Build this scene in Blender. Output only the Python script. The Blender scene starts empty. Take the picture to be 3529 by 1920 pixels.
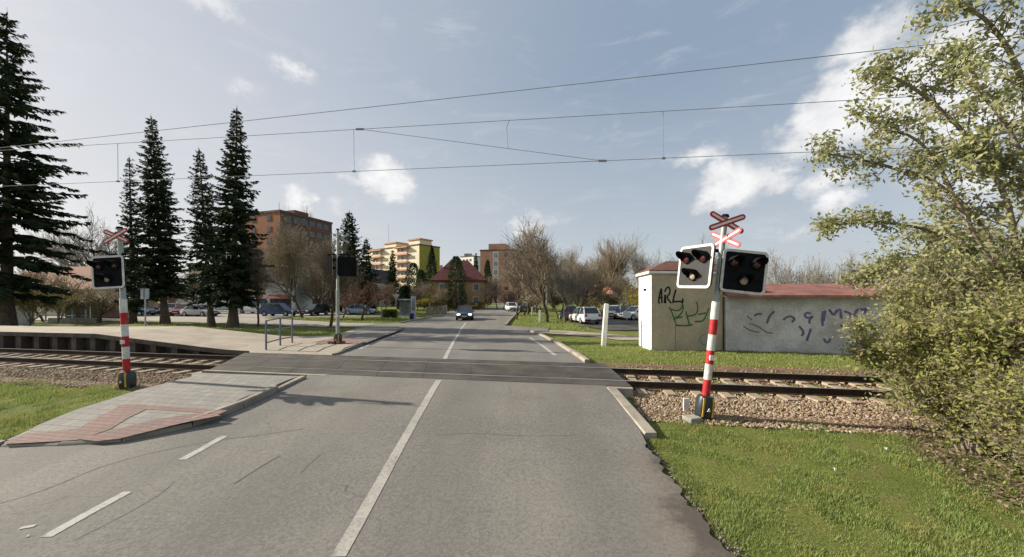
import bpy, bmesh, math, random
import numpy as np
from mathutils import Vector, Matrix
from mathutils.geometry import delaunay_2d_cdt

# ------------------------------------------------------------------ camera, sky, sun, exposure
SC = bpy.context.scene
COL = SC.collection
R = math.radians
CAMZ = 2.5
F, CX, HY = 1251.0, 1764.5, 1020.6        # focal length, centre and horizon of the 3529 x 1920 photograph, in its pixels

cam = bpy.data.cameras.new('camera')
cam.sensor_width = 36.0
cam.lens = 36.0 * F / 3529.0
cam.shift_y = (HY - 960.0) / 3529.0
cam.clip_end = 5000
camo = bpy.data.objects.new('camera', cam)
camo.location = (0, 0, CAMZ)
camo.rotation_euler = (R(90), 0, 0)
COL.objects.link(camo)
SC.camera = camo

SUN_EL = R(26.5)
SUN_DIR = Vector((-0.978 * math.cos(SUN_EL), 0.208 * math.cos(SUN_EL), math.sin(SUN_EL)))
sun = bpy.data.lights.new('sun', 'SUN')
sun.energy = 4.9
sun.angle = R(0.5)
sun.color = (1.0, 0.91, 0.77)
suno = bpy.data.objects.new('sun', sun)
suno.rotation_euler = SUN_DIR.to_track_quat('Z', 'Y').to_euler()
COL.objects.link(suno)

SC.view_settings.view_transform = 'Standard'
SC.view_settings.look = 'None'
SC.view_settings.exposure = 0.75
SC.view_settings.gamma = 1.0
SC.cycles.max_bounces = 5
SC.cycles.transparent_max_bounces = 6

world = bpy.data.worlds.new('World')
SC.world = world
world.use_nodes = True
world.cycles.sampling_method = 'MANUAL'
world.cycles.sample_map_resolution = 512
wn = world.node_tree
wn.nodes.clear()


class NT:
    """tiny helper for wiring node trees"""
    def __init__(s, nt):
        s.nt = nt

    def n(s, typ, **kw):
        o = s.nt.nodes.new(typ)
        for k, v in kw.items():
            setattr(o, k, v)
        return o

    def put(s, node, i, v):
        if v is None:
            return
        if hasattr(v, 'is_output') or isinstance(v, bpy.types.NodeSocket):
            s.nt.links.new(v, node.inputs[i])
        else:
            node.inputs[i].default_value = v

    def math(s, op, a, b=None, c=None, clamp=False):
        o = s.n('ShaderNodeMath', operation=op)
        o.use_clamp = clamp
        s.put(o, 0, a); s.put(o, 1, b); s.put(o, 2, c)
        return o.outputs[0]

    def mix(s, fac, a, b, mode='MIX'):
        o = s.n('ShaderNodeMix', data_type='RGBA', blend_type=mode)
        s.put(o, 0, fac)
        s.put(o, 6, a if not isinstance(a, tuple) else (*a[:3], 1))
        s.put(o, 7, b if not isinstance(b, tuple) else (*b[:3], 1))
        return o.outputs[2]

    def noise(s, vec, scale, detail=4, rough=0.6, dist=0.0):
        o = s.n('ShaderNodeTexNoise')
        if vec is not None:
            s.put(o, 'Vector', vec)
        o.inputs['Scale'].default_value = scale
        o.inputs['Detail'].default_value = detail
        o.inputs['Roughness'].default_value = rough
        o.inputs['Distortion'].default_value = dist
        return o.outputs['Fac']

    def ramp(s, fac, stops, interp='LINEAR'):
        o = s.n('ShaderNodeValToRGB')
        o.color_ramp.interpolation = interp
        e = o.color_ramp.elements
        while len(e) < len(stops):
            e.new(0.5)
        for el, (p, c) in zip(e, stops):
            el.position = p
            el.color = (*c, 1) if isinstance(c, tuple) else (c, c, c, 1)
        s.put(o, 0, fac)
        return o.outputs[0]

    def range(s, v, a, b, c=0.0, d=1.0, smooth=True):
        o = s.n('ShaderNodeMapRange')
        o.interpolation_type = 'SMOOTHSTEP' if smooth else 'LINEAR'
        for i, x in enumerate((v, a, b, c, d)):
            s.put(o, i, x)
        return o.outputs[0]


def build_sky():
    t = NT(wn)
    out = t.n('ShaderNodeOutputWorld')
    bg = t.n('ShaderNodeBackground')
    bg.inputs[1].default_value = 0.1
    sky = t.n('ShaderNodeTexSky', sky_type='NISHITA')
    sky.sun_disc = False
    sky.sun_elevation = SUN_EL
    sky.sun_rotation = math.atan2(SUN_DIR.x, SUN_DIR.y)
    sky.altitude = 300
    sky.air_density = 1.0
    sky.dust_density = 1.6
    sky.ozone_density = 1.0
    tc = t.n('ShaderNodeTexCoord')
    d = tc.outputs['Generated']
    nrm = t.n('ShaderNodeVectorMath', operation='NORMALIZE')
    t.put(nrm, 0, d)
    sep = t.n('ShaderNodeSeparateXYZ')
    t.put(sep, 0, nrm.outputs[0])
    x, y, z = sep.outputs
    az = t.math('ARCTAN2', x, y)
    el = t.math('ARCSINE', z)
    cmb = t.n('ShaderNodeCombineXYZ')
    t.put(cmb, 0, az); t.put(cmb, 1, t.math('MULTIPLY', el, 1.3))
    base = cmb.outputs[0]
    n1 = t.noise(base, 9.0, 7, 0.66)
    n2 = t.noise(base, 30.0, 5, 0.7)
    n3 = t.noise(base, 2.4, 5, 0.6, 0.8)
    # the outlines of the clouds are bent by two sizes of noise
    def warp(sc, amp, off):
        mp = t.n('ShaderNodeMapping'); mp.inputs['Location'].default_value = (off, off * 1.7, 0)
        t.put(mp, 0, base)
        return t.math('MULTIPLY', t.math('SUBTRACT', t.noise(mp.outputs[0], sc, 4, 0.6), 0.5), amp)
    waz = t.math('ADD', az, t.math('ADD', warp(6.0, 0.16, 3.1), warp(17.0, 0.07, 8.4)))
    wel = t.math('ADD', el, t.math('ADD', warp(6.0, 0.10, 5.2), warp(17.0, 0.05, 1.9)))
    # cumulus: (sx, sy, half width, half height, strength) in photograph pixels turned to azimuth / elevation
    clouds = [(3000, 340, 270, 170, 1.1), (2910, 430, 230, 100, 1.0), (3220, 260, 300, 170, 1.1), (2800, 470, 200, 70, .8), (3250, 420, 330, 120, .7),
              (2560, 620, 175, 80, .95), (2660, 640, 130, 42, .6), (2450, 690, 90, 40, .5), (2420, 535, 150, 45, .6),
              (2830, 640, 130, 60, .6), (2880, 710, 130, 38, .6), (1320, 610, 125, 80, .95), (1290, 645, 120, 38, .6),
              (1020, 690, 80, 55, .9), (1010, 245, 120, 50, .5), (840, 300, 190, 40, .35), (1810, 785, 90, 50, .7),
              (1860, 740, 100, 35, .35), (700, 10, 230, 50, .5), (2980, 120, 300, 80, .6), (1180, 705, 70, 35, .35),
              (3350, 620, 260, 130, .5), (2700, 800, 130, 40, .3), (3300, 900, 300, 80, .4)]
    dens = None
    top = None
    for sx, sy, w, h, st in clouds:
        v = Vector((sx - CX, F, HY - sy)).normalized()
        a0 = math.atan2(v.x, v.y); e0 = math.asin(v.z)
        k = v.y
        ra = 1.3 * w / F * k * k; re = 1.3 * h / F * k
        da = t.math('DIVIDE', t.math('SUBTRACT', waz, a0), ra)
        de = t.math('DIVIDE', t.math('SUBTRACT', wel, e0), re)
        r = t.math('SQRT', t.math('ADD', t.math('MULTIPLY', da, da), t.math('MULTIPLY', de, de)))
        m = t.math('MULTIPLY', t.math('SUBTRACT', 1.0, r, clamp=True), st)
        dens = m if dens is None else t.math('MAXIMUM', dens, m)
    body = t.math('ADD', dens, t.math('ADD', t.math('MULTIPLY', t.math('SUBTRACT', n1, 0.5), 0.75), t.math('MULTIPLY', t.math('SUBTRACT', n2, 0.5), 0.35)))
    cum = t.range(body, 0.05, 0.50)
    cum = t.math('MULTIPLY', t.math('MULTIPLY', cum, t.range(dens, 0.0, 0.22)), 0.94)
    # wisps of high cloud
    mp = t.n('ShaderNodeMapping'); mp.inputs['Scale'].default_value = (1.6, 4.5, 1); mp.inputs['Rotation'].default_value = (0, 0, R(24))
    t.put(mp, 0, base)
    wisp = t.range(t.noise(mp.outputs[0], 2.6, 7, 0.68, 0.7), 0.50, 0.80, 0, 0.45)
    # thin high veil, thicker towards the sun on the left and down at the horizon
    lo = t.mix(t.range(az, -1.0, 0.25, smooth=False), (4.7, 4.65, 4.6), (3.55, 3.75, 3.9))
    hi = t.mix(t.range(az, -1.1, 0.45), (3.7, 3.8, 4.05), (1.82, 2.32, 2.98))
    veil = t.mix(t.range(el, -0.02, 0.52, smooth=False), lo, hi)
    c = t.mix(t.range(n3, 0.3, 0.7, 0.84, 0.93), sky.outputs[0], veil)
    c = t.mix(wisp, c, t.mix(t.range(az, -1.0, 0.2), (4.7, 4.7, 4.8), (3.9, 4.1, 4.4)))
    shade = t.range(t.math('ADD', n1, t.math('MULTIPLY', body, 0.6)), 0.45, 1.1)
    ccol = t.mix(shade, (4.1, 4.15, 4.3), (5.9, 5.9, 5.9))
    c = t.mix(cum, c, ccol)
    t.put(bg, 0, c)
    wn.links.new(bg.outputs[0], out.inputs[0])


build_sky()

# ------------------------------------------------------------------ pixel -> world helpers and ground heights
TX, TY, TS = 0.1676, 0.9858, 9.91      # the track crosses the view at a slant


def tt(x, y):
    return x * TX + (y - TS) * TY


def ss(x, y):
    return x * TY - (y - TS) * TX


def ts(t, s):
    """point at distance t from the track axis and s along it"""
    return (t * TX + s * TY, TS + t * TY - s * TX)


RK = np.array([[-80, 0], [-7.2, 0], [-5, .10], [-3, .31], [-1.9, .435], [-1.3, .47], [1.45, .47], [3, .43], [6, .29], [10, .10], [14, 0], [900, 0]])
GK = np.array([[-80, -.03], [-7.2, -.03], [-5, .055], [-3.4, .18], [-2.2, .25], [-1.6, .26], [1.6, .26], [2.6, .33], [4, .32], [6, .24], [10, .05], [14, -.05], [900, -.05]])


def road_z(x, y):
    return float(np.interp(tt(x, y), RK[:, 0], RK[:, 1]))


def sstep(a, b, v):
    u = np.clip((v - a) / (b - a), 0, 1)
    return u * u * (3 - 2 * u)


def ground_np(x, y):
    t = x * TX + (y - TS) * TY
    z = np.interp(t, GK[:, 0], GK[:, 1])
    bank = np.interp(t, [2.2, 3.6, 4.2, 9, 15], [0, .45, .5, .22, 0]) * sstep(-10.5, -16.5, x)
    return z + bank


def ground_z(x, y):
    return float(ground_np(np.array([x]), np.array([y]))[0])


def plat_z(s):
    return float(np.interp(s, [-17.0, -11.2, -9.6], [1.0, .53, .482]))


def hit(sx, sy, fn=ground_z, off=0.0):
    """where the line of sight through a photograph pixel meets a height field"""
    v = sy - HY
    Y = F * CAMZ / v
    for _ in range(40):
        X = (sx - CX) / F * Y
        Y = 0.5 * Y + 0.5 * F * (CAMZ - fn(X, Y) - off) / v
    X = (sx - CX) / F * Y
    return Vector((X, Y, fn(X, Y) + off))


def at(sx, sy, Y):
    return Vector(((sx - CX) / F * Y, Y, CAMZ - (sy - HY) / F * Y))


def on_t(sx, sy, t):
    k = (sx - CX) / F
    Y = (t + TS * TY) / (TY + TX * k)
    return at(sx, sy, Y)


# ------------------------------------------------------------------ materials
MATS = {}


def pm(name, c, rough=0.85, var=0.18, scale=3.0, bump=0.0, bscale=40.0, metal=0.0, spec=0.3, fine=0.0, tint=None, world_space=True, trans=0.0):
    """principled material whose colour wanders round its base by two noises"""
    if name in MATS:
        return MATS[name]
    m = bpy.data.materials.new(name)
    m.use_nodes = True
    nt = m.node_tree
    nt.nodes.clear()
    t = NT(nt)
    out = t.n('ShaderNodeOutputMaterial')
    b = t.n('ShaderNodeBsdfPrincipled')
    b.inputs['Roughness'].default_value = rough
    b.inputs['Metallic'].default_value = metal
    b.inputs['Specular IOR Level'].default_value = spec
    if world_space:
        vec = t.n('ShaderNodeNewGeometry').outputs['Position']
    else:
        vec = t.n('ShaderNodeTexCoord').outputs['Object']
    nz = t.noise(vec, scale, 5, 0.65)
    lo = tuple(max(0, v * (1 - var)) for v in c)
    hi = tuple(min(1, v * (1 + var)) for v in c)
    if tint:
        hi = tint
    col = t.mix(t.range(nz, 0.3, 0.7), lo, hi)
    if fine:
        f = t.noise(vec, bscale, 3, 0.7)
        col = t.mix(t.range(f, 0.35, 0.65, 0.0, fine), col, (0.02, 0.018, 0.015))
    t.put(b, 'Base Color', col)
    if bump:
        bp = t.n('ShaderNodeBump')
        bp.inputs['Strength'].default_value = bump
        bp.inputs['Distance'].default_value = 0.02
        t.put(bp, 'Height', t.noise(vec, bscale, 4, 0.6))
        nt.links.new(bp.outputs[0], b.inputs['Normal'])
    nt.links.new(b.outputs[0], out.inputs[0])
    MATS[name] = m
    return m


def leafmat(name, cols, rough=0.7, trans=0.25):
    """foliage: every leaf (mesh island) takes its own tint; a little light passes through"""
    if name in MATS:
        return MATS[name]
    m = bpy.data.materials.new(name)
    m.use_nodes = True
    nt = m.node_tree
    nt.nodes.clear()
    t = NT(nt)
    out = t.n('ShaderNodeOutputMaterial')
    g = t.n('ShaderNodeNewGeometry')
    n = len(cols)
    col = t.ramp(g.outputs['Random Per Island'], [(i / max(1, n - 1), c) for i, c in enumerate(cols)])
    d = t.n('ShaderNodeBsdfPrincipled')
    d.inputs['Roughness'].default_value = rough
    d.inputs['Specular IOR Level'].default_value = 0.2
    t.put(d, 'Base Color', col)
    if trans:
        tr = t.n('ShaderNodeBsdfTranslucent')
        t.put(tr, 0, col)
        mx = t.n('ShaderNodeMixShader')
        mx.inputs[0].default_value = trans
        nt.links.new(d.outputs[0], mx.inputs[1])
        nt.links.new(tr.outputs[0], mx.inputs[2])
        nt.links.new(mx.outputs[0], out.inputs[0])
    else:
        nt.links.new(d.outputs[0], out.inputs[0])
    MATS[name] = m
    return m


def glassmat(name, c, rough=0.08):
    return pm(name, c, rough=rough, var=0.25, scale=1.2, spec=0.6)


def asphalt(name, c, dark=0.35, stain=False):
    m = bpy.data.materials.new(name)
    m.use_nodes = True
    nt = m.node_tree
    nt.nodes.clear()
    t = NT(nt)
    out = t.n('ShaderNodeOutputMaterial')
    b = t.n('ShaderNodeBsdfPrincipled')
    vec = t.n('ShaderNodeNewGeometry').outputs['Position']
    big = t.noise(vec, 0.35, 5, 0.6)
    mid = t.noise(vec, 2.2, 6, 0.7)
    grit = t.noise(vec, 70, 3, 0.8)
    # wheel tracks: long streaks along the road
    mp = t.n('ShaderNodeMapping')
    mp.inputs['Scale'].default_value = (1.5, 0.07, 1)
    mp.inputs['Rotation'].default_value = (0, 0, R(-4))
    t.put(mp, 0, vec)
    streak = t.noise(mp.outputs[0], 1.0, 4, 0.6)
    col = t.mix(t.range(big, 0.32, 0.68), tuple(v * 0.82 for v in c), tuple(v * q for v, q in zip(c, (1.16, 1.13, 1.08))))
    col = t.mix(t.range(streak, 0.38, 0.68, 0.0, 0.5), col, tuple(v * q for v, q in zip(c, (0.80, 0.78, 0.75))))
    col = t.mix(t.range(mid, 0.50, 0.72, 0, 0.5), col, tuple(v * q for v, q in zip(c, (1.15, 1.12, 1.05))))
    col = t.mix(t.range(grit, 0.52, 0.72, 0, dark), col, (0.05, 0.048, 0.045))
    col = t.mix(t.range(t.noise(vec, 110, 2, 0.6), 0.62, 0.75, 0, 0.5), col, tuple(min(1, v * 1.9) for v in c))
    g2 = t.noise(vec, 24, 4, 0.85)
    col = t.mix(t.range(g2, 0.51, 0.60, 0, 0.5), col, tuple(v * 0.5 for v in c))
    col = t.mix(t.range(g2, 0.40, 0.48, 0.4, 0), col, tuple(min(1, v * 1.45) for v in c))
    # hair cracks
    vo = t.n('ShaderNodeTexVoronoi', feature='DISTANCE_TO_EDGE')
    wv = t.n('ShaderNodeVectorMath', operation='ADD')
    nv = t.n('ShaderNodeTexNoise')
    nv.inputs['Scale'].default_value = 1.6
    t.put(nv, 'Vector', vec)
    sc = t.n('ShaderNodeVectorMath', operation='SCALE')
    t.put(sc, 0, nv.outputs['Color']); sc.inputs['Scale'].default_value = 1.3
    t.put(wv, 0, vec); t.put(wv, 1, sc.outputs[0])
    t.put(vo, 'Vector', wv.outputs[0])
    vo.inputs['Scale'].default_value = 0.33
    crack = t.math('MULTIPLY', t.range(vo.outputs[0], 0.0, 0.006, 1, 0), t.range(t.noise(vec, 0.8, 2), 0.5, 0.62))
    col = t.mix(t.math('MULTIPLY', crack, 0.55), col, (0.05, 0.047, 0.042))
    if stain:
        sp = t.n('ShaderNodeSeparateXYZ'); t.put(sp, 0, vec)
        wob = t.math('MULTIPLY', t.math('SUBTRACT', t.noise(vec, 1.9, 6, 0.7), 0.5), 1.5)
        dx = t.math('ADD', sp.outputs[0], wob)
        yy = sp.outputs[1]
        band = t.math('MULTIPLY', t.range(yy, 2.6, 3.4), t.range(yy, 5.75, 5.0))
        dust = t.math('MULTIPLY', t.range(t.math('ADD', dx, t.math('MULTIPLY', t.math('SUBTRACT', yy, 4.2), -0.16)), 1.3, 1.85), band)
        col = t.mix(t.math('MULTIPLY', dust, 0.45), col, (0.17, 0.135, 0.105))
        dark_ = t.math('MULTIPLY', t.range(t.math('ADD', dx, t.math('MULTIPLY', t.math('SUBTRACT', yy, 4.2), -0.16)), 1.72, 2.08), band)
        col = t.mix(t.math('MULTIPLY', dark_, 0.8), col, (0.068, 0.058, 0.050))
        # brownish sweep of dirt in front of the deck
        sweep = t.math('MULTIPLY', t.range(yy, 6.6, 7.6), t.range(yy, 9.0, 8.3))
        col = t.mix(t.math('MULTIPLY', t.math('MULTIPLY', sweep, t.range(t.noise(vec, 1.1, 5, 0.7), 0.42, 0.7)), 0.5), col, (0.12, 0.10, 0.078))
        # oil darkened middle of the lanes
        lane = t.n('ShaderNodeTexWave', wave_type='BANDS', bands_direction='X', wave_profile='SIN')
        lane.inputs['Scale'].default_value = 0.155; lane.inputs['Distortion'].default_value = 1.2; lane.inputs['Detail'].default_value = 2; lane.inputs['Detail Scale'].default_value = .6
        t.put(lane, 'Vector', vec)
        col = t.mix(t.range(lane.outputs['Fac'], 0.35, 0.9, 0, 0.28), col, tuple(v * 0.7 for v in c))
    t.put(b, 'Base Color', col)
    b.inputs['Roughness'].default_value = 0.88
    b.inputs['Specular IOR Level'].default_value = 0.25
    bp = t.n('ShaderNodeBump')
    bp.inputs['Strength'].default_value = 0.5
    bp.inputs['Distance'].default_value = 0.01
    t.put(bp, 'Height', grit)
    nt.links.new(bp.outputs[0], b.inputs['Normal'])
    nt.links.new(b.outputs[0], out.inputs[0])
    return m


def worn_paint(name, c, under, lo=0.40, hi=0.62):
    """road paint rubbed through to the asphalt in flecks and scuffs"""
    m = bpy.data.materials.new(name)
    m.use_nodes = True
    nt = m.node_tree
    nt.nodes.clear()
    t = NT(nt)
    out = t.n('ShaderNodeOutputMaterial'); b = t.n('ShaderNodeBsdfPrincipled')
    vec = t.n('ShaderNodeNewGeometry').outputs['Position']
    w = t.math('ADD', t.math('MULTIPLY', t.noise(vec, 26, 4, .8), .6), t.math('MULTIPLY', t.noise(vec, 3.0, 4, .65), .4))
    t.put(b, 'Base Color', t.mix(t.range(w, lo, hi), c, under))
    b.inputs['Roughness'].default_value = .85
    nt.links.new(b.outputs[0], out.inputs[0])
    return m


def pavers(name, c1, c2, mortar, rot=0.0, w=0.2, h=0.1):
    m = bpy.data.materials.new(name)
    m.use_nodes = True
    nt = m.node_tree
    nt.nodes.clear()
    t = NT(nt)
    out = t.n('ShaderNodeOutputMaterial')
    b = t.n('ShaderNodeBsdfPrincipled')
    vec = t.n('ShaderNodeNewGeometry').outputs['Position']
    mp = t.n('ShaderNodeMapping')
    mp.inputs['Rotation'].default_value = (0, 0, rot)
    t.put(mp, 0, vec)
    br = t.n('ShaderNodeTexBrick')
    t.put(br, 'Vector', mp.outputs[0])
    br.inputs['Color1'].default_value = (*c1, 1)
    br.inputs['Color2'].default_value = (*c2, 1)
    br.inputs['Mortar'].default_value = (*mortar, 1)
    br.inputs['Scale'].default_value = 1.0
    br.inputs['Mortar Size'].default_value = 0.007
    br.inputs['Mortar Smooth'].default_value = 0.2
    br.inputs['Brick Width'].default_value = w
    br.inputs['Row Height'].default_value = h
    dirt = t.noise(vec, 1.3, 6, 0.7)
    col = t.mix(t.range(dirt, 0.35, 0.75, 0, 0.45), br.outputs[0], tuple(v * 0.7 for v in c1))
    col = t.mix(t.range(t.noise(vec, 60, 3), 0.5, 0.7, 0, 0.25), col, (0.06, 0.055, 0.05))
    t.put(b, 'Base Color', col)
    b.inputs['Roughness'].default_value = 0.9
    bp = t.n('ShaderNodeBump')
    bp.inputs['Strength'].default_value = 0.5
    bp.inputs['Distance'].default_value = 0.006
    t.put(bp, 'Height', t.math('SUBTRACT', 1.0, br.outputs['Fac']))
    nt.links.new(bp.outputs[0], b.inputs['Normal'])
    nt.links.new(b.outputs[0], out.inputs[0])
    return m


# ------------------------------------------------------------------ mesh helpers
def link(o, parent=None):
    COL.objects.link(o)
    if parent is not None:
        o.parent = parent
    return o


class MB:
    """collects shapes into one mesh"""
    def __init__(s):
        s.v = []; s.f = []; s.m = []; s.mats = []

    def mi(s, mat):
        if mat not in s.mats:
            s.mats.append(mat)
        return s.mats.index(mat)

    def add(s, vs, fs, mat=None):
        o = len(s.v)
        s.v += [tuple(v) for v in vs]
        k = s.mi(mat) if mat is not None else 0
        for f in fs:
            s.f.append(tuple(o + i for i in f)); s.m.append(k)
        return s

    def box(s, c, d, rz=0.0, mat=None, bev=0.0, M=None):
        hx, hy, hz = d[0] / 2, d[1] / 2, d[2] / 2
        if bev <= 0:
            vs = [Vector((a * hx, b * hy, e * hz)) for a in (-1, 1) for b in (-1, 1) for e in (-1, 1)]
            fs = [(0, 1, 3, 2), (4, 6, 7, 5), (0, 4, 5, 1), (2, 3, 7, 6), (0, 2, 6, 4), (1, 5, 7, 3)]
        else:
            bm = bmesh.new()
            bmesh.ops.create_cube(bm, size=1, matrix=Matrix.Diagonal((d[0], d[1], d[2], 1)))
            bmesh.ops.bevel(bm, geom=bm.edges[:] , offset=bev, segments=2, affect='EDGES', profile=0.5)
            bm.verts.index_update()
            vs = [v.co.copy() for v in bm.verts]
            fs = [[v.index for v in f.verts] for f in bm.faces]
            bm.free()
        rot = Matrix.Rotation(rz, 4, 'Z') if M is None else M
        c = Vector(c)
        return s.add([rot @ v + c for v in vs], fs, mat)

    def tube(s, pts, rad, n=8, mat=None, caps=True):
        pts = [Vector(p) for p in pts]
        if not hasattr(rad, '__len__'):
            rad = [rad] * len(pts)
        vs = []
        up = None
        for i, p in enumerate(pts):
            d = (pts[min(i + 1, len(pts) - 1)] - pts[max(i - 1, 0)]).normalized()
            if up is None:
                up = Vector((0, 0, 1)) if abs(d.z) < 0.9 else Vector((1, 0, 0))
            a = d.cross(up).normalized(); b = d.cross(a).normalized()
            up = -b if b.length else up
            up = a.cross(d)
            for k in range(n):
                th = 2 * math.pi * k / n
                vs.append(p + (a * math.cos(th) + up * math.sin(th)) * rad[i])
        fs = []
        for i in range(len(pts) - 1):
            for k in range(n):
                fs.append((i * n + k, i * n + (k + 1) % n, (i + 1) * n + (k + 1) % n, (i + 1) * n + k))
        if caps:
            fs.append(tuple(range(n))[::-1]); fs.append(tuple((len(pts) - 1) * n + k for k in range(n)))
        return s.add(vs, fs, mat)

    def prism(s, poly, vec, mat=None):
        """closed outline (3d points, planar) pushed along vec"""
        n = len(poly); vec = Vector(vec)
        vs = [Vector(p) for p in poly] + [Vector(p) + vec for p in poly]
        fs = [tuple(range(n))[::-1], tuple(range(n, 2 * n))] + [(i, (i + 1) % n, n + (i + 1) % n, n + i) for i in range(n)]
        return s.add(vs, fs, mat)

    def loft(s, rings, mat=None, caps=True):
        n = len(rings[0]); vs = [v for r in rings for v in r]; fs = []
        for i in range(len(rings) - 1):
            for k in range(n):
                fs.append((i * n + k, i * n + (k + 1) % n, (i + 1) * n + (k + 1) % n, (i + 1) * n + k))
        if caps:
            fs.append(tuple(range(n))[::-1]); fs.append(tuple((len(rings) - 1) * n + k for k in range(n)))
        return s.add(vs, fs, mat)

    def build(s, name, mat=None, parent=None, smooth=False, loc=None):
        me = bpy.data.meshes.new(name)
        me.from_pydata(s.v, [], s.f)
        mats = s.mats if s.mats else [mat]
        if mat is not None and s.mats and s.mats[0] is None:
            mats[0] = mat
        for m in mats:
            me.materials.append(m)
        me.polygons.foreach_set('material_index', s.m)
        bm = bmesh.new(); bm.from_mesh(me)
        bmesh.ops.recalc_face_normals(bm, faces=bm.faces[:])
        bm.to_mesh(me); bm.free()
        if smooth:
            me.polygons.foreach_set('use_smooth', [True] * len(me.polygons))
            try:
                me.set_sharp_from_angle(angle=R(35))
            except Exception:
                pass
        o = bpy.data.objects.new(name, me)
        if loc is not None:
            o.location = loc
        return link(o, parent)


def np_mesh(name, V, Q, mat, parent=None, smooth=False):
    """big mesh from numpy arrays: V (n,3), Q (m,k)"""
    V = np.asarray(V, dtype=np.float32); Q = np.asarray(Q, dtype=np.int32)
    me = bpy.data.meshes.new(name)
    me.vertices.add(len(V)); me.vertices.foreach_set('co', V.ravel())
    k = Q.shape[1]
    me.loops.add(Q.size); me.loops.foreach_set('vertex_index', Q.ravel())
    me.polygons.add(len(Q)); me.polygons.foreach_set('loop_start', np.arange(0, Q.size, k, dtype=np.int32))
    me.update(calc_edges=True)
    if smooth:
        me.polygons.foreach_set('use_smooth', np.ones(len(Q), dtype=bool))
    me.materials.append(mat)
    o = bpy.data.objects.new(name, me)
    return link(o, parent)


def leaf_quads(C, D, L, W, rng):
    """diamond leaves: centres C, long axes D, lengths L, widths W"""
    N = len(C)
    D = D / (np.linalg.norm(D, axis=1, keepdims=True) + 1e-9)
    rnd = rng.normal(size=(N, 3))
    S = np.cross(D, rnd); S /= (np.linalg.norm(S, axis=1, keepdims=True) + 1e-9)
    L = np.broadcast_to(np.asarray(L, float), (N,))[:, None]; W = np.broadcast_to(np.asarray(W, float), (N,))[:, None]
    V = np.stack([C - D * L / 2, C + S * W / 2, C + D * L / 2, C - S * W / 2], axis=1).reshape(-1, 3)
    return V, np.arange(4 * N).reshape(N, 4)


def seg_tubes(S, n=3):
    """S: list of (p0, p1, r0, r1) -> vertices and quads of little tapered tubes"""
    P0 = np.array([s[0] for s in S], float); P1 = np.array([s[1] for s in S], float)
    R0 = np.array([s[2] for s in S], float); R1 = np.array([s[3] for s in S], float)
    D = P1 - P0; D /= (np.linalg.norm(D, axis=1, keepdims=True) + 1e-9)
    ref = np.where(np.abs(D[:, 2:3]) < 0.9, np.array([[0, 0, 1.0]]), np.array([[1.0, 0, 0]]))
    A = np.cross(D, ref); A /= (np.linalg.norm(A, axis=1, keepdims=True) + 1e-9)
    B = np.cross(D, A)
    th = 2 * np.pi * np.arange(n) / n
    ring = A[:, None, :] * np.cos(th)[None, :, None] + B[:, None, :] * np.sin(th)[None, :, None]
    V = np.concatenate([P0[:, None] + ring * R0[:, None, None], P1[:, None] + ring * R1[:, None, None]], axis=1)
    N = len(S); base = (np.arange(N) * 2 * n)[:, None]
    qs = []
    for k in range(n):
        qs.append(np.concatenate([base + k, base + (k + 1) % n, base + n + (k + 1) % n, base + n + k], axis=1))
    return V.reshape(-1, 3), np.concatenate(qs)


def tag(o, label=None, cat=None, group=None, kind=None):
    if label: o['label'] = label
    if cat: o['category'] = cat
    if group: o['group'] = group
    if kind: o['kind'] = kind
    return o


def thing(name, loc, label, cat, group=None, rz=0.0):
    o = bpy.data.objects.new(name, None)
    o.empty_display_size = 0.3
    o.location = loc
    o.rotation_euler = (0, 0, rz)
    link(o)
    return tag(o, label, cat, group)


def copy_tree(o, parent=None):
    c = o.copy()
    COL.objects.link(c)
    if parent is not None:
        c.parent = parent
    for ch in list(o.children):
        copy_tree(ch, c)
    return c


def sheet(name, poly, fn, off, mat, depth=0.0, parent=None, cuts=None, maxstep=None):
    """flat outline laid over a height field that only changes across the track"""
    bm = bmesh.new()
    n = len(poly)
    cv, _, cf = delaunay_2d_cdt([Vector((p[0], p[1])) for p in poly], [], [list(range(n))], 1, 1e-4)[:3]
    vs = [bm.verts.new((p[0], p[1], 0)) for p in cv]
    for f in cf:
        bm.faces.new([vs[i] for i in f])
    if cuts is None:
        cuts = [k for k in RK[:, 0] if -20 < k < 20]
    for k in cuts:
        geom = bm.verts[:] + bm.edges[:] + bm.faces[:]
        co = Vector((*ts(k, 0), 0)); no = Vector((TX, TY, 0))
        bmesh.ops.bisect_plane(bm, geom=geom, plane_co=co, plane_no=no, dist=1e-5)
    if maxstep:
        for ax in (0, 1):
            mn = min(v.co[ax] for v in bm.verts); mx = max(v.co[ax] for v in bm.verts)
            k = mn + maxstep
            while k < mx:
                co = Vector((0, 0, 0)); co[ax] = k
                no = Vector((0, 0, 0)); no[ax] = 1
                bmesh.ops.bisect_plane(bm, geom=bm.verts[:] + bm.edges[:] + bm.faces[:], plane_co=co, plane_no=no, dist=1e-5)
                k += maxstep
    for v in bm.verts:
        v.co.z = fn(v.co.x, v.co.y) + off
    bmesh.ops.recalc_face_normals(bm, faces=bm.faces[:])
    if bm.faces and sum(f.normal.z for f in bm.faces) < 0:
        bmesh.ops.reverse_faces(bm, faces=bm.faces[:])
    if depth:
        be = [e for e in bm.edges if e.is_boundary]
        r = bmesh.ops.extrude_edge_only(bm, edges=be)
        for v in r['geom']:
            if isinstance(v, bmesh.types.BMVert):
                v.co.z -= depth
        bmesh.ops.recalc_face_normals(bm, faces=bm.faces[:])
    me = bpy.data.meshes.new(name)
    bm.to_mesh(me); bm.free()
    me.materials.append(mat)
    o = bpy.data.objects.new(name, me)
    return link(o, parent)


def structure(o):
    o['kind'] = 'structure'
    return o


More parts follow.
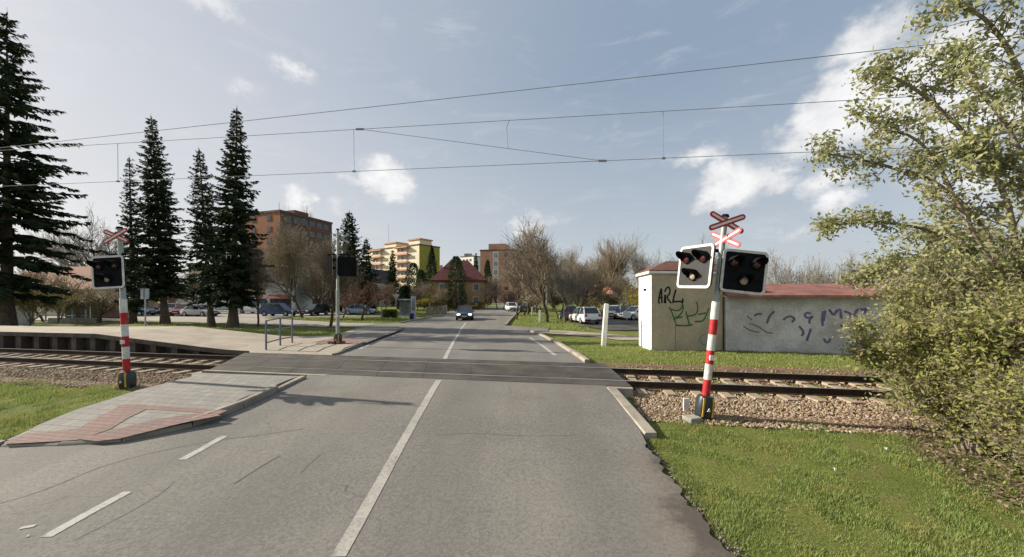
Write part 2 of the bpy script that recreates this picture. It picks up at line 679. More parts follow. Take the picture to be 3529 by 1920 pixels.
def offset_line(pts, d):
    """2d polyline shifted sideways by d (to the left of its direction)"""
    out = []
    P = [Vector((p[0], p[1])) for p in pts]
    for i, p in enumerate(P):
        a = P[max(i - 1, 0)]; b = P[min(i + 1, len(P) - 1)]
        t = (b - a).normalized()
        out.append((p.x - t.y * d, p.y + t.x * d))
    return out


def smooth_line(pts, it=2):
    P = [Vector((p[0], p[1])) for p in pts]
    for _ in range(it):
        Q = [P[0]]
        for a, b in zip(P[:-1], P[1:]):
            Q += [a * .75 + b * .25, a * .25 + b * .75]
        Q.append(P[-1]); P = Q
    return [(p.x, p.y) for p in P]


def xy(v):
    return (v[0], v[1])

#@@PART2
# ------------------------------------------------------------------ ground sheet
M_ASPH = asphalt('road_asphalt', (0.183, 0.175, 0.160), stain=True)
M_ASPH2 = asphalt('side_asphalt', (0.30, 0.275, 0.24), 0.25)
M_DARKLOT = pm('wet_gravel_lot', (0.085, 0.075, 0.062), 0.6, .4, .6, fine=.4, bscale=18)
M_CONC = pm('kerb_concrete', (0.33, 0.295, 0.24), 0.9, .2, 2.5, .3, 60, fine=.25)
M_CONC2 = pm('grey_concrete', (0.30, 0.29, 0.26), 0.9, .25, 2, .3, 50, fine=.3)
M_PAVE = pavers('grey_pavers', (0.26, 0.238, 0.205), (0.195, 0.182, 0.165), (0.075, 0.11, 0.095), R(9.6), .2, .2)
M_PAVER = pavers('red_pavers', (0.245, 0.140, 0.115), (0.175, 0.115, 0.10), (0.09, 0.07, 0.065), R(9.6), .2, .1)
M_PATH = pm('tan_path', (0.37, 0.315, 0.245), .92, .18, 1.1, .2, 30, fine=.25)
M_DECK = pm('rubber_deck', (0.072, 0.063, 0.052), 0.8, .35, 1.6, .3, 60, fine=.3)
M_LINE = worn_paint('worn_white_paint', (0.38, 0.37, 0.34), (0.19, 0.18, 0.16), .44, .64)
M_LINE2 = worn_paint('faded_white_paint', (0.37, 0.35, 0.31), (0.19, 0.178, 0.158), .40, .66)


def ground_material():
    m = bpy.data.materials.new('turf_ground')
    m.use_nodes = True
    nt = m.node_tree; nt.nodes.clear(); t = NT(nt)
    out = t.n('ShaderNodeOutputMaterial'); b = t.n('ShaderNodeBsdfPrincipled')
    vec = t.n('ShaderNodeNewGeometry').outputs['Position']
    n1 = t.noise(vec, .5, 5, .65); n2 = t.noise(vec, 3.2, 6, .7); n3 = t.noise(vec, 30, 4, .75)
    col = t.mix(t.range(n1, .32, .68), (0.125, 0.165, 0.036), (0.190, 0.205, 0.055))
    col = t.mix(t.range(n2, .45, .72, 0, .75), col, (0.20, 0.175, 0.075))
    col = t.mix(t.range(n2, .30, .42, .5, 0), col, (0.035, 0.06, 0.012))
    col = t.mix(t.range(n3, .42, .68, 0, .55), col, (0.04, 0.05, 0.014))
    t.put(b, 'Base Color', col)
    b.inputs['Roughness'].default_value = .95
    b.inputs['Specular IOR Level'].default_value = .1
    bp = t.n('ShaderNodeBump'); bp.inputs['Strength'].default_value = .8; bp.inputs['Distance'].default_value = .06
    t.put(bp, 'Height', t.math('ADD', n3, n2)); nt.links.new(bp.outputs[0], b.inputs['Normal'])
    nt.links.new(b.outputs[0], out.inputs[0])
    return m


M_TURF = ground_material()


def axis(fine_a, fine_b, step, far_a, far_b, n):
    a = np.arange(fine_a, fine_b + 1e-6, step)
    lo = far_a + (fine_a - far_a) * (1 - np.linspace(1, 0, n) ** 2.2)
    hi = fine_b + (far_b - fine_b) * np.linspace(0, 1, n) ** 2.2
    return np.unique(np.concatenate([lo, a, hi]).round(4))


def build_ground():
    xs = axis(-48, 30, .4, -1500, 1500, 26); ys = axis(-4, 50, .4, -60, 2500, 30)
    X, Y = np.meshgrid(xs, ys)
    Z = ground_np(X, Y)
    rng = np.random.default_rng(3)
    g = rng.normal(size=X.shape) * .012
    Z = Z + g * (Z < 2) - .01
    n = len(xs); m = len(ys)
    V = np.stack([X, Y, Z], -1).reshape(-1, 3)
    i = (np.arange(m - 1)[:, None] * n + np.arange(n - 1)[None]).ravel()
    structure(np_mesh('ground', V, np.stack([i, i + 1, i + n + 1, i + n], 1), M_TURF, smooth=True))


build_ground()

# ------------------------------------------------------------------ road and its kerb lines (outlines on the ground)
HR = lambda sx, sy: hit(sx, sy, road_z)
k_near = [xy(HR(*p)) for p in [(1055, 1304), (1010, 1322), (959, 1349), (900, 1377), (830, 1410), (767, 1440), (690, 1463), (600, 1488), (500, 1509), (411, 1524), (200, 1537), (0, 1541)]]
k_far = [xy(HR(*p)) for p in [(1159, 1225), (1205, 1207), (1260, 1186), (1325, 1158), (1370, 1143), (1393, 1134)]]
k_far2 = [xy(HR(*p)) for p in [(1384, 1114), (1410, 1109), (1450, 1101), (1505, 1091), (1535, 1085)]]
k_right = [xy(HR(*p)) for p in [(2015, 1250), (1960, 1213), (1905, 1178), (1870, 1160), (1845, 1150), (1820, 1141)]]
k_right2 = [xy(HR(*p)) for p in [(1740, 1122), (1756, 1104), (1768, 1092), (1777, 1083), (1790, 1074)]]

rngE = random.Random(12)
road_poly = [(2.12, -14), (2.06, 2.0)] + [(2.07 + .03 * math.sin(i * .31) + .018 * math.sin(i * .83 + 1) + rngE.uniform(-.011, .011), 2.0 + i * .03) for i in range(1, 122)] + [(2.13, 6.0), (2.13, 8.3)] + k_right + [(2.6, 25.9), (2.9, 28.6)] + k_right2
road_poly += [(3.4, 66), (6, 74), (7, 110), (-3, 110), (-6, 78), (-14, 74), (-11, 66)]
road_poly += k_far2[::-1] + [(-12.5, 33.2), (-12.5, 29.0)] + k_far[::-1] + [(-6.35, 11.4), (-5.3, 9.4)] + k_near + [(-11, 5.75), (-30, 5.4), (-30, -14)]
road = structure(sheet('road', road_poly, road_z, 0.0, M_ASPH, depth=.32))

# side road to the left and the cars' forecourt beside it
G0 = lambda sx, sy: hit(sx, sy, lambda a, b: 0.0)
side = [(-12.4, 29.0)] + [xy(G0(*p)) for p in [(1149, 1127.5), (1021, 1124), (819, 1117), (644, 1110)]] + [(-45, 37), (-80, 42), (-80, 50)]
side += [xy(G0(*p)) for p in [(500, 1078), (663, 1089), (860, 1094), (914, 1097), (1170, 1112)]] + [(-12.4, 33.2)]
structure(sheet('side_road', side, road_z, .004, M_ASPH2))
fore = [(-80, 50.05)] + [xy(G0(*p)) for p in [(500, 1077.6), (663, 1088.6), (860, 1093.6), (905, 1096)]] + [(-27.5, 43.2), (-22, 50), (-30, 62), (-85, 66)]
structure(sheet('forecourt', fore, road_z, .008, M_ASPH2))
strip = [(-27, 44.4), (-12.3, 41.5), (-11.8, 47.5), (-22, 49.5)]
structure(sheet('parking_strip', strip, road_z, -.03, M_ASPH2))

# drive and wet gravel lot to the right of the road
drive = [xy(HR(*p)) for p in [(1822, 1141), (1905, 1149), (2050, 1158), (2130, 1170), (2204, 1170)]] + [(12, 17.9), (22, 19), (22, 21.8)] + [xy(HR(*p)) for p in [(2204, 1158), (2090, 1149), (1960, 1139), (1830, 1134)]] + [(2.9, 28.3)]
structure(sheet('drive_path', drive, road_z, -.028, M_PATH))
lot = [(7.3, 26.5), (5.4, 31), (6.3, 40), (8, 58), (40, 58), (40, 26.5)]
structure(sheet('gravel_lot', lot, road_z, .002, M_DARKLOT))

# ------------------------------------------------------------------ painted lines, cracks, dirt: thin sheets on the road
def ribbon2d(pts, w):
    a = offset_line(pts, w / 2); b = offset_line(pts, -w / 2)
    return a + b[::-1]


def marking(name, pix, w, mat, off=.005, sm=0):
    pts = [xy(HR(*p)) for p in pix]
    if sm: pts = smooth_line(pts, sm)
    o = sheet(name, ribbon2d(pts, w), road_z, off, mat)
    return structure(o)


marking('lane_line', [(1165, 1920), (1240, 1790), (1345, 1600), (1440, 1432), (1513, 1311)], .145, M_LINE2)
marking('lane_line', [(1532, 1240), (1549, 1205), (1566, 1172), (1588, 1135), (1606, 1112)], .14, M_LINE)
marking('lane_line', [(774, 1503), (700, 1545), (627, 1585)], .12, M_LINE)
marking('lane_line', [(440, 1696), (300, 1772), (158, 1852)], .12, M_LINE)
marking('edge_line', [(1236, 1204), (1300, 1177), (1372, 1150)], .13, M_LINE)
marking('edge_line', [(1826, 1163), (1870, 1192), (1913, 1225)], .14, M_LINE)
marking('lane_line', [(68, 1822), (95, 1817), (122, 1813)], .05, M_LINE, .006)
marking('lane_line', [(90, 1850), (103, 1846)], .05, M_LINE, .006)
M_CRACK = pm('crack_tar', (0.085, 0.078, 0.07), .9, .3, 8)
M_CRACK2 = pm('crack_soft', (0.15, 0.14, 0.125), .9, .3, 8)
for pix, w, mt in [([(808, 1668), (850, 1640), (905, 1605), (965, 1570)], .018, M_CRACK), ([(0, 1735), (100, 1708), (220, 1663), (340, 1610), (520, 1560), (720, 1520), (900, 1500), (1050, 1477)], .014, M_CRACK2),
                   ([(1035, 1632), (1075, 1590), (1110, 1562)], .012, M_CRACK2), ([(250, 1865), (420, 1780), (560, 1700), (600, 1660)], .010, M_CRACK2),
                   ([(1500, 1500), (1640, 1492), (1800, 1504), (1990, 1500)], .012, M_CRACK2)]:
    marking('road_crack', pix, w, mt, .003, 2)
rng0 = random.Random(5)
M_MUD = pm('damp_verge_dirt', (0.115, 0.098, 0.082), .85, .35, 3, .4, 50, fine=.4)
M_MUD2 = pm('dusty_asphalt', (0.20, 0.172, 0.145), .9, .2, 2.5, .2, 60, fine=.3)


def ragged(pix, amp, fn=road_z, n=5):
    P = [hit(*p, fn) for p in pix]
    out = []
    for a, b in zip(P, P[1:] + P[:1]):
        for i in range(n):
            q = a.lerp(b, i / n)
            out.append((q.x + rng0.uniform(-amp, amp), q.y + rng0.uniform(-amp, amp)))
    return out


# ------------------------------------------------------------------ kerbs
def kerb(name, line, w=.14, h=.12, low=.25, mat=M_CONC, side=1, fn=road_z, lows=None):
    """a kerb of stones about a metre long along a ground line; the line is its road edge"""
    mb = MB()
    P = [Vector((p[0], p[1], 0)) for p in line]
    # resample into stones
    d = [0]
    for a, b in zip(P, P[1:]): d.append(d[-1] + (b - a).length)
    n = max(1, round(d[-1] / .95))
    def pt(u):
        u = min(max(u, 0), d[-1])
        for i in range(len(P) - 1):
            if u <= d[i + 1] + 1e-9:
                return P[i].lerp(P[i + 1], (u - d[i]) / max(1e-9, d[i + 1] - d[i])), (P[i + 1] - P[i]).normalized()
    for i in range(n):
        a, ta = pt(d[-1] * i / n + .008); b, tb = pt(d[-1] * (i + 1) / n - .008)
        hh = h
        if lows: hh = float(np.interp((i + .5) / n, lows[0], lows[1]))
        rings = []
        for q, tg in ((a, ta), (b, tb)):
            nn = Vector((-tg.y, tg.x, 0)) * side
            z0 = fn(q.x, q.y); z1 = z0 + hh + rng0.uniform(-.004, .004)
            rings.append([q + Vector((0, 0, z0 - low)), q + Vector((0, 0, z1 - .025)), q + nn * .02 + Vector((0, 0, z1)), q + nn * w + Vector((0, 0, z1)), q + nn * w + Vector((0, 0, z0 - low))])
        mb.loft(rings, mat)
    return structure(mb.build(name))


kerb('kerb', k_near, side=1 if False else -1, lows=([0, .08, .2, .38, .62, 1], [.015, .06, .12, .15, .06, .03]))
kerb('kerb', k_far, side=1, h=.13, lows=([0, .2, 1], [.06, .13, .13]), mat=pm('dark_kerb', (.2, .175, .145), .9, .25, 3, .3, 50))
kerb('kerb', k_far2, side=1, h=.12)
kerb('kerb', k_right, side=-1, h=.10, w=.16)
kerb('kerb', k_right2, side=-1, h=.12)
kerb('kerb', [xy(HR(*p)) for p in [(2090, 1337), (2130, 1385), (2175, 1440), (2222, 1497)]][::-1], side=-1, h=.02, w=.2, low=.4)

# ------------------------------------------------------------------ near pavement on the left
back = [(664, 1281), (659, 1298), (580, 1322), (502, 1346), (400, 1378), (287, 1412), (140, 1462), (0, 1518)]
pv_z = lambda x, y: road_z(x, y) + .0
inner = offset_line(k_near, -.15)
PH = lambda sx, sy: hit(sx, sy, lambda a, b: road_z(a, b) + .08)


def pave_z(x, y):
    # the pavement follows the kerb: full height in the middle, dropped at the corner and at the track
    t = tt(x, y)
    return road_z(x, y) + float(np.interp(t, [-9, -5.2, -4.4, -3.3, -2.0, -1.3], [.03, .05, .12, .145, .075, .008]))


pave_poly = inner + [(-11, 5.9), (-11, 6.4)] + [xy(PH(*p)) for p in back[::-1]]
cutsP = [-5.2, -4.4, -3.3, -2.0, -1.3, -7.2, -5, -3, -1.9]
structure(sheet('pavement', pave_poly, pave_z, 0.0, M_PAVE, depth=.3, cuts=cutsP, maxstep=1.0))
C4 = lambda x, y: (x / 2.0927, 1250 + y / 2.0925)
red1 = [(0, 590), (170, 520), (560, 470), (850, 300), (960, 300), (1560, 345), (1660, 345), (1600, 375), (860, 545), (700, 575), (360, 590)]
red_in = [(800, 488), (900, 420), (1130, 352), (1370, 372), (1250, 402)]
outer = [xy(hit(*C4(*p), pave_z)) for p in [(0, 585), (175, 520), (560, 478), (860, 300), (1010, 302), (1660, 345)]]
# three bands: along the back, on the slant, along the kerb
band1 = [C4(*p) for p in [(840, 312), (960, 298), (1640, 345), (1580, 372), (1130, 340), (880, 345)]]
band2 = [C4(*p) for p in [(930, 322), (1060, 336), (900, 415), (800, 480), (560, 560), (30, 590), (30, 575), (190, 515), (560, 478), (850, 320)]]
band3 = [C4(*p) for p in [(560, 556), (800, 492), (1160, 405), (1400, 372), (1560, 372), (1590, 384), (1250, 455), (860, 552), (700, 570)]]
for i, bnd in enumerate((band1, band2, band3)):
    structure(sheet('tactile_paving', [xy(hit(*p, pave_z)) for p in bnd], pave_z, .005 + .003 * i, M_PAVER, cuts=cutsP, maxstep=1.0))

# ------------------------------------------------------------------ far pavement and the path to the platform
far_poly = [ts(1.44, -9.75)] + [ts(1.44, -4.2)] + [xy(HR(1159, 1225))] + offset_line(k_far, .15)[1:] + [(-9.5, 28.5), (-11.6, 28.6)] + [xy(HR(*p)) for p in [(1223, 1138), (1190, 1150), (1140, 1163), (1063, 1166)]] + [xy(HR(850, 1164))]
def fp_z(x, y):
    return road_z(x, y) + float(np.interp(tt(x, y), [1.44, 2.6, 14, 17], [.012, .11, .11, .02]))
cutsF = [1.45, 2.6, 3, 6, 10, 14, 17]
far_p = structure(sheet('far_pavement', far_poly, fp_z, 0.0, pavers('tan_pavers', (0.36, 0.315, 0.235), (0.30, 0.27, 0.215), (0.14, 0.12, 0.1), R(-18), .2, .2), depth=.3, cuts=cutsF, maxstep=2.0))
structure(sheet('mouth_patch', [xy(hit(*p, fp_z)) for p in [(1165, 1178), (1225, 1140), (1390, 1134), (1325, 1157), (1265, 1180), (1240, 1182)]], fp_z, .006, M_ASPH, cuts=cutsF))
structure(sheet('tactile_paving', [xy(hit(*p, fp_z)) for p in [(1085, 1180), (1150, 1166), (1215, 1160), (1250, 1176), (1200, 1186), (1150, 1178), (1100, 1190)]], fp_z, .009, M_PAVER, cuts=cutsF))

# ------------------------------------------------------------------ crossing deck
def strip_deck(t0, t1, s0a, s0b, s1a, s1b):
    mb = MB()
    n = 9
    for i in range(n):
        a0 = s0a + (s1a - s0a) * i / n + .006; a1 = s0a + (s1a - s0a) * (i + 1) / n - .006
        b0 = s0b + (s1b - s0b) * i / n + .006; b1 = s0b + (s1b - s0b) * (i + 1) / n - .006
        q = [ts(t0, a0), ts(t0, a1), ts(t1, b1), ts(t1, b0)]
        z = .475 + rng0.uniform(-.003, .003)
        mb.prism([(p[0], p[1], z - .2) for p in q], (0, 0, .2))
    return mb


def sl(t):   # slanted left and right ends of the deck
    return float(np.interp(t, [-1.3, 1.43], [-8.25, -9.95])), float(np.interp(t, [-1.3, 1.43], [2.95, 2.6]))


deck = thing('crossing_deck', (*ts(0, -3.5), .28), 'dark worn panel deck carrying the road across the railway track', 'crossing deck')
bpy.context.view_layer.update()


def child(o, parent):
    o.parent = parent
    o.matrix_parent_inverse = Matrix.Translation(parent.location).inverted() if parent.rotation_euler.z == 0 else (Matrix.Translation(parent.location) @ Matrix.Rotation(parent.rotation_euler.z, 4, 'Z')).inverted()
    return o


for t0, t1 in ((-1.3, -.80), (-.70, .70), (.80, 1.43)):
    l0, r0 = sl(t0); l1, r1 = sl(t1)
    child(strip_deck(t0, t1, l0, l1, r0, r1).build('panel_row', M_DECK), deck)
l0, r0 = sl(-1.3)
mb = MB()
q = [ts(-1.42, l0 - .1), ts(-1.42, -4.6), ts(-1.305, -4.6), ts(-1.305, l0 - .1)]
mb.prism([(p[0], p[1], .2) for p in q], (0, 0, .27))
child(mb.build('edge_beam', M_CONC), deck)
mb = MB()
q = [ts(-1.45, 2.1), ts(-1.45, r0), ts(-1.305, r0), ts(-1.305, 2.1)]
mb.prism([(p[0], p[1], .15) for p in q], (0, 0, .31))
child(mb.build('edge_beam', M_CONC), deck)

# ------------------------------------------------------------------ railway track
M_RAILTOP = pm('polished_rail', (.50, .48, .46), .3, .15, 6, metal=.8)
M_RUST = pm('rusty_rail', (.048, .031, .022), .9, .35, 6, fine=.3)
M_SLEEP = pm('concrete_sleeper', (.36, .29, .205), .95, .22, 4, .3, 50, fine=.3)
track = thing('railway_track', (*ts(0, 0), .3), 'single railway track with rusty rails on concrete sleepers crossing the road', 'railway track')
prof = [(-.07, 0), (.07, 0), (.065, .02), (.012, .035), (.010, .115), (.036, .125), (.036, .155), (-.036, .155), (-.036, .125), (-.010, .115), (-.012, .035), (-.065, .02)]
for tc in (-.753, .753):
    mb = MB()
    ring = lambda s: [Vector((*ts(tc + a, s), .318 + b)) for a, b in prof]
    mb.loft([ring(-60), ring(16)], M_RUST)
    a, b = ts(tc - .033, -60), ts(tc + .033, -60); c, d = ts(tc + .033, 16), ts(tc - .033, 16)
    mb.add([(a[0], a[1], .4795), (b[0], b[1], .4795), (c[0], c[1], .4795), (d[0], d[1], .4795)], [(0, 1, 2, 3)], M_RAILTOP)
    child(mb.build('rail'), track)
sp = None
for s in [-8.9 - .6 * i for i in range(42)] + [3.2 + .6 * i for i in range(17)]:
    if sp is None:
        mb = MB()
        for y0, y1, h0, h1 in ((-1.25, -.45, .0, .0), (-.45, .45, -.03, -.03), (.45, 1.25, 0, 0)):
            mb.loft([[Vector((-.14, y0, -.2)), Vector((-.10, y0, h0)), Vector((.10, y0, h0)), Vector((.14, y0, -.2))],
                     [Vector((-.14, y1, -.2)), Vector((-.10, y1, h1)), Vector((.10, y1, h1)), Vector((.14, y1, -.2))]])
        sp = mb.build('sleeper', M_SLEEP); o = sp
    else:
        o = sp.copy(); COL.objects.link(o)
    o.parent = track
    p = ts(0, s)
    o.location = Vector((p[0], p[1], .318)) - track.location
    o.rotation_euler = (0, 0, -math.atan2(TX, TY) + rng0.uniform(-.015, .015))

# ballast bed with loose stones
M_BAL = pm('ballast_bed', (.20, .125, .075), .95, .35, 5, .9, 22, fine=.45)


def ballast_z(t):
    return np.interp(np.abs(t), [0, 1.45, 2.0, 2.75], [.25, .262, .19, .02]) + np.where(np.abs(t) > 2, .0, 0)


def build_ballast():
    svals = np.concatenate([np.arange(-60, -8.0, .5), np.arange(2.2, 16.5, .5)])
    for nm, sv in (('ballast_bed', np.arange(-60, -7.4, .5)), ('ballast_bed', np.arange(2.3, 17, .5))):
        tv = np.linspace(-2.75, 2.6, 22)
        T, S = np.meshgrid(tv, sv)
        X = T * TX + S * TY; Y = TS + T * TY - S * TX
        Z = ballast_z(T) + np.random.default_rng(1).normal(size=T.shape) * .012
        Z = np.maximum(Z, np.where(np.abs(T) > 2.0, ground_np(X, Y) - .03 + .05 * (np.abs(T) < 2.6), Z))
        n = len(tv); m = len(sv)
        i = (np.arange(m - 1)[:, None] * n + np.arange(n - 1)[None]).ravel()
        structure(np_mesh(nm, np.stack([X, Y, Z], -1).reshape(-1, 3), np.stack([i, i + 1, i + n + 1, i + n], 1), M_BAL, smooth=True))
    rng = np.random.default_rng(8)
    Vs = []; Fs = []; off = 0
    oct_v = np.array([[1, 0, 0], [-1, 0, 0], [0, 1, 0], [0, -1, 0], [0, 0, 1], [0, 0, -1]], float)
    oct_f = np.array([[0, 2, 4], [2, 1, 4], [1, 3, 4], [3, 0, 4], [2, 0, 5], [1, 2, 5], [3, 1, 5], [0, 3, 5]])
    def scatter(N, s0, s1, t0, t1):
        nonlocal off
        t = rng.uniform(t0, t1, N); s = rng.uniform(s0, s1, N)
        X = t * TX + s * TY; Y = TS + t * TY - s * TX
        Z = np.maximum(ballast_z(t), ground_np(X, Y)) + .012
        R_ = rng.uniform(.018, .045, N)
        j = oct_v[None] * rng.uniform(.6, 1.2, (N, 6, 1)) * R_[:, None, None]
        th = rng.uniform(0, 6.28, N); c, s_ = np.cos(th), np.sin(th)
        x = j[..., 0] * c[:, None] - j[..., 1] * s_[:, None]; y = j[..., 0] * s_[:, None] + j[..., 1] * c[:, None]
        V = np.stack([x + X[:, None], y + Y[:, None], j[..., 2] * .8 + Z[:, None]], -1)
        Vs.append(V.reshape(-1, 3)); Fs.append((oct_f[None] + (np.arange(N) * 6)[:, None, None] + off).reshape(-1, 3)); off += N * 6
    scatter(9000, 2.9, 10, -2.85, -.85); scatter(1500, 2.9, 13, -.6, 2.5)
    scatter(7500, -20, -8.3, -2.7, -.85); scatter(1800, -22, -9, -.6, 1.6)
    o = np_mesh('ballast_stones', np.concatenate(Vs), np.concatenate(Fs), leafmat('ballast_stone', [(.25, .17, .105), (.17, .11, .065), (.35, .28, .20), (.13, .078, .05), (.29, .22, .15), (.42, .36, .29), (.21, .14, .085)], .95, 0))
    tag(o, 'rust brown crushed stone ballast beside the rails', 'ballast', kind='stuff')


build_ballast()

# ------------------------------------------------------------------ station platform on the left
def build_platform():
    p = thing('station_platform', (*ts(2.6, -20), 0), 'low tan railway platform with concrete edge supports beside the track', 'platform')
    M_EDGE = pm('platform_edge', (.115, .098, .082), .95, .3, 2, .3, 40, fine=.3)
    mb = MB()
    svs = list(np.arange(-60, -17, 2.0)) + [-17.0, -15.5, -14, -12.5, -11.2, -10.3, -9.6]
    def tb(s): return float(np.interp(s, [-24, -17, -11.0, -9.6], [4.05, 5.3, 5.5, 5.2]))
    rings = []
    for s in svs:
        z = plat_z(s)
        a = ts(1.66, s); b = ts(tb(s), s)
        zb = max(z, 0) if s < -17 else max(z, fp_z(*b) - .0) if s > -11.5 else z
        rings.append([Vector((*a, z)), Vector((*b, zb)), Vector((*b, zb - .9)), Vector((*ts(1.9, s), z - .14)), Vector((*a, z - .13))])
    mb.loft(rings, M_PATH)
    child(mb.build('platform_top'), p)
    # edge slabs, one long part
    mb = MB()
    for s0 in np.arange(-58, -10.3, 1.0):
        s1 = s0 + .985
        z0, z1 = plat_z(s0), plat_z(s1)
        r = []
        for s, z in ((s0, z0), (s1, z1)):
            r.append([Vector((*ts(1.60, s), z + .012)), Vector((*ts(1.658, s), z + .012)), Vector((*ts(1.658, s), z - .16)), Vector((*ts(1.60, s), z - .15))])
        mb.loft(r, M_EDGE)
    child(mb.build('edge_slab'), p)
    mb = MB()
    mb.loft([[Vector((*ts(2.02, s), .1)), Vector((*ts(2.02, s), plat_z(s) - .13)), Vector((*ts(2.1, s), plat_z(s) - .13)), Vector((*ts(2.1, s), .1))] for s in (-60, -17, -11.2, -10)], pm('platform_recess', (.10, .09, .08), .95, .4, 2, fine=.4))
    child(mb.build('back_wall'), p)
    for i, s in enumerate(np.arange(-31, -11.6, .98)):
        z = plat_z(s) - .15
        if z < .4: continue
        mb = MB()
        q = [ts(1.72, s - .13), ts(1.72, s + .13), ts(2.0, s + .13), ts(2.0, s - .13)]
        mb.prism([(a[0], a[1], .1) for a in q], (0, 0, z - .115), M_EDGE)
        child(mb.build('support'), p)


build_platform()
#@@PART3
# ------------------------------------------------------------------ level crossing signal masts
M_RED = pm('signal_red', (.44, .025, .026), .55, .2, 7, spec=.3, fine=.25, bscale=25)
M_WHITE = pm('signal_white', (.66, .645, .60), .6, .14, 7, fine=.22, bscale=25)
M_POLE = pm('galvanised_pole', (.30, .33, .30), .5, .15, 6, metal=.3)
M_BLACK = pm('signal_black', (.012, .013, .015), .85, .3, 6, spec=.03)
M_BOARD = pm('board_black', (.030, .031, .034), .5, .25, 6, spec=.5)
M_MATTE = pm('matte_black', (.012, .013, .015), .95, .25, 6, spec=0.0)
M_GREENB = pm('dark_green_box', (.018, .03, .03), .4, .3, 6, spec=.5)
M_YEL = pm('warning_yellow', (.62, .34, .03), .5, .15, 5)
M_CROSSR = pm('crossbuck_red', (.36, .035, .045), .5, .15, 5)
M_PINK = pm('crossbuck_stripe', (.70, .62, .58), .5, .1, 5)
M_RLENS = pm('red_lens', (.07, .012, .010), .15, .2, 6, spec=.6)
M_WLENS = pm('clear_lens', (.36, .28, .22), .15, .2, 6, spec=.6)


def crossbuck(parent, z, y, rz, L=.74, w=.115, ang=25, x=0.0, back=False):
    mb = MB()
    Rz = Matrix.Rotation(rz, 4, 'Z')
    for k, a in enumerate((ang, -ang)):
        Ry = Matrix.Rotation(R(a), 4, 'Y')
        M = Rz @ Ry
        d = -.012 * k
        for wid, ln, th, yy, mt in ((w, L, .012, 0, M_CROSSR if not back else M_POLE), (w * .36, L * .9, .006, -.0095, M_PINK if not back else M_POLE)):
            n = 8; h = ln / 2 - wid / 2
            poly = [(h + wid / 2 * math.cos(t), wid / 2 * math.sin(t)) for t in np.linspace(-math.pi / 2, math.pi / 2, n)] + [(-h + wid / 2 * math.cos(t), wid / 2 * math.sin(t)) for t in np.linspace(math.pi / 2, 1.5 * math.pi, n)]
            mb.prism([M @ Vector((p[0], yy + d - th / 2, p[1])) + Vector((x, y, z)) for p in poly], M @ Vector((0, th, 0)), mt)
    return mb.build('crossbuck', parent=parent)


def rrect(w, h, r, n=5):
    out = []
    for cx, cz, a0 in ((w / 2 - r, h / 2 - r, 0), (-w / 2 + r, h / 2 - r, 90), (-w / 2 + r, -h / 2 + r, 180), (w / 2 - r, -h / 2 + r, 270)):
        for k in range(n + 1):
            a = R(a0 + 90 * k / n)
            out.append((cx + r * math.cos(a), cz + r * math.sin(a)))
    return out


def signal_head(parent, pos, rz, w=.86, h=.84, face=None):
    """black backboard with a white rim, two red lamps above and a clear one below, each under its hood; faces local -y"""
    M = Matrix.Translation(pos) @ Matrix.Rotation(rz, 4, 'Z')
    q = lambda p, y: M @ Vector((p[0], y, p[1]))
    o = rrect(w, h, .09); i = rrect(w - .10, h - .10, .05)
    mb = MB()
    mb.prism([q(p, .0) for p in o], M.to_3x3() @ Vector((0, .03, 0)), face or M_BOARD)
    n = len(o)
    vs = [q(p, -.012) for p in o] + [q(p, -.012) for p in i] + [q(p, .002) for p in o] + [q(p, -.002) for p in i]
    fs = [(k, (k + 1) % n, n + (k + 1) % n, n + k) for k in range(n)] + [(k, 2 * n + k, 2 * n + (k + 1) % n, (k + 1) % n) for k in range(n)] + [(n + k, n + (k + 1) % n, 3 * n + (k + 1) % n, 3 * n + k) for k in range(n)]
    mb.add(vs, fs, M_WHITE)
    head = mb.build('signal_board', parent=parent)
    for (lx, lz, mt, nm) in ((-.21, .17, M_RLENS, 'red_lamp'), (.21, .17, M_RLENS, 'red_lamp'), (0, -.17, M_WLENS, 'white_lamp')):
        mb = MB()
        ring = [(lx + .105 * math.cos(a), lz + .105 * math.sin(a)) for a in np.linspace(0, 2 * math.pi, 20)[:-1]]
        ring2 = [(lx + .085 * math.cos(a), lz + .085 * math.sin(a)) for a in np.linspace(0, 2 * math.pi, 20)[:-1]]
        mb.loft([[q(p, -.003) for p in ring], [q(p, -.04) for p in ring], [q(p, -.04) for p in ring2]], M_BLACK, caps=False)
        mid = [(lx + .05 * math.cos(a), lz + .05 * math.sin(a)) for a in np.linspace(0, 2 * math.pi, 20)[:-1]]
        mb.loft([[q(p, -.03) for p in ring2], [q(p, -.055) for p in mid], [q((lx, lz), -.06) for p in mid]], mt, caps=False)
        lamp = mb.build(nm, parent=head)
        # hood: upper two thirds of a tube, cut back towards its lower lip
        mb = MB()
        arcs = np.linspace(R(-25), R(205), 15)
        ra = []
        for k, a in enumerate(arcs):
            dep = .26 * (0.35 + .65 * max(0, math.sin(a)) ** .5 if a > 0 and a < math.pi else .30)
            ra.append((a, dep))
        for r0 in (.118,):
            vs = []
            for a, dep in ra:
                c, s = math.cos(a), math.sin(a)
                vs += [q((lx + r0 * c, lz + r0 * s), -.006), q((lx + r0 * c, lz + r0 * s), -dep), q((lx + (r0 - .008) * c, lz + (r0 - .008) * s), -dep), q((lx + (r0 - .008) * c, lz + (r0 - .008) * s), -.006)]
            fs = []
            for k in range(len(ra) - 1):
                for j in range(4):
                    fs.append((4 * k + j, 4 * k + (j + 1) % 4, 4 * k + 4 + (j + 1) % 4, 4 * k + 4 + j))
            mb.add(vs, fs, M_BLACK)
        mb.build('lamp_hood', parent=head)
    return head


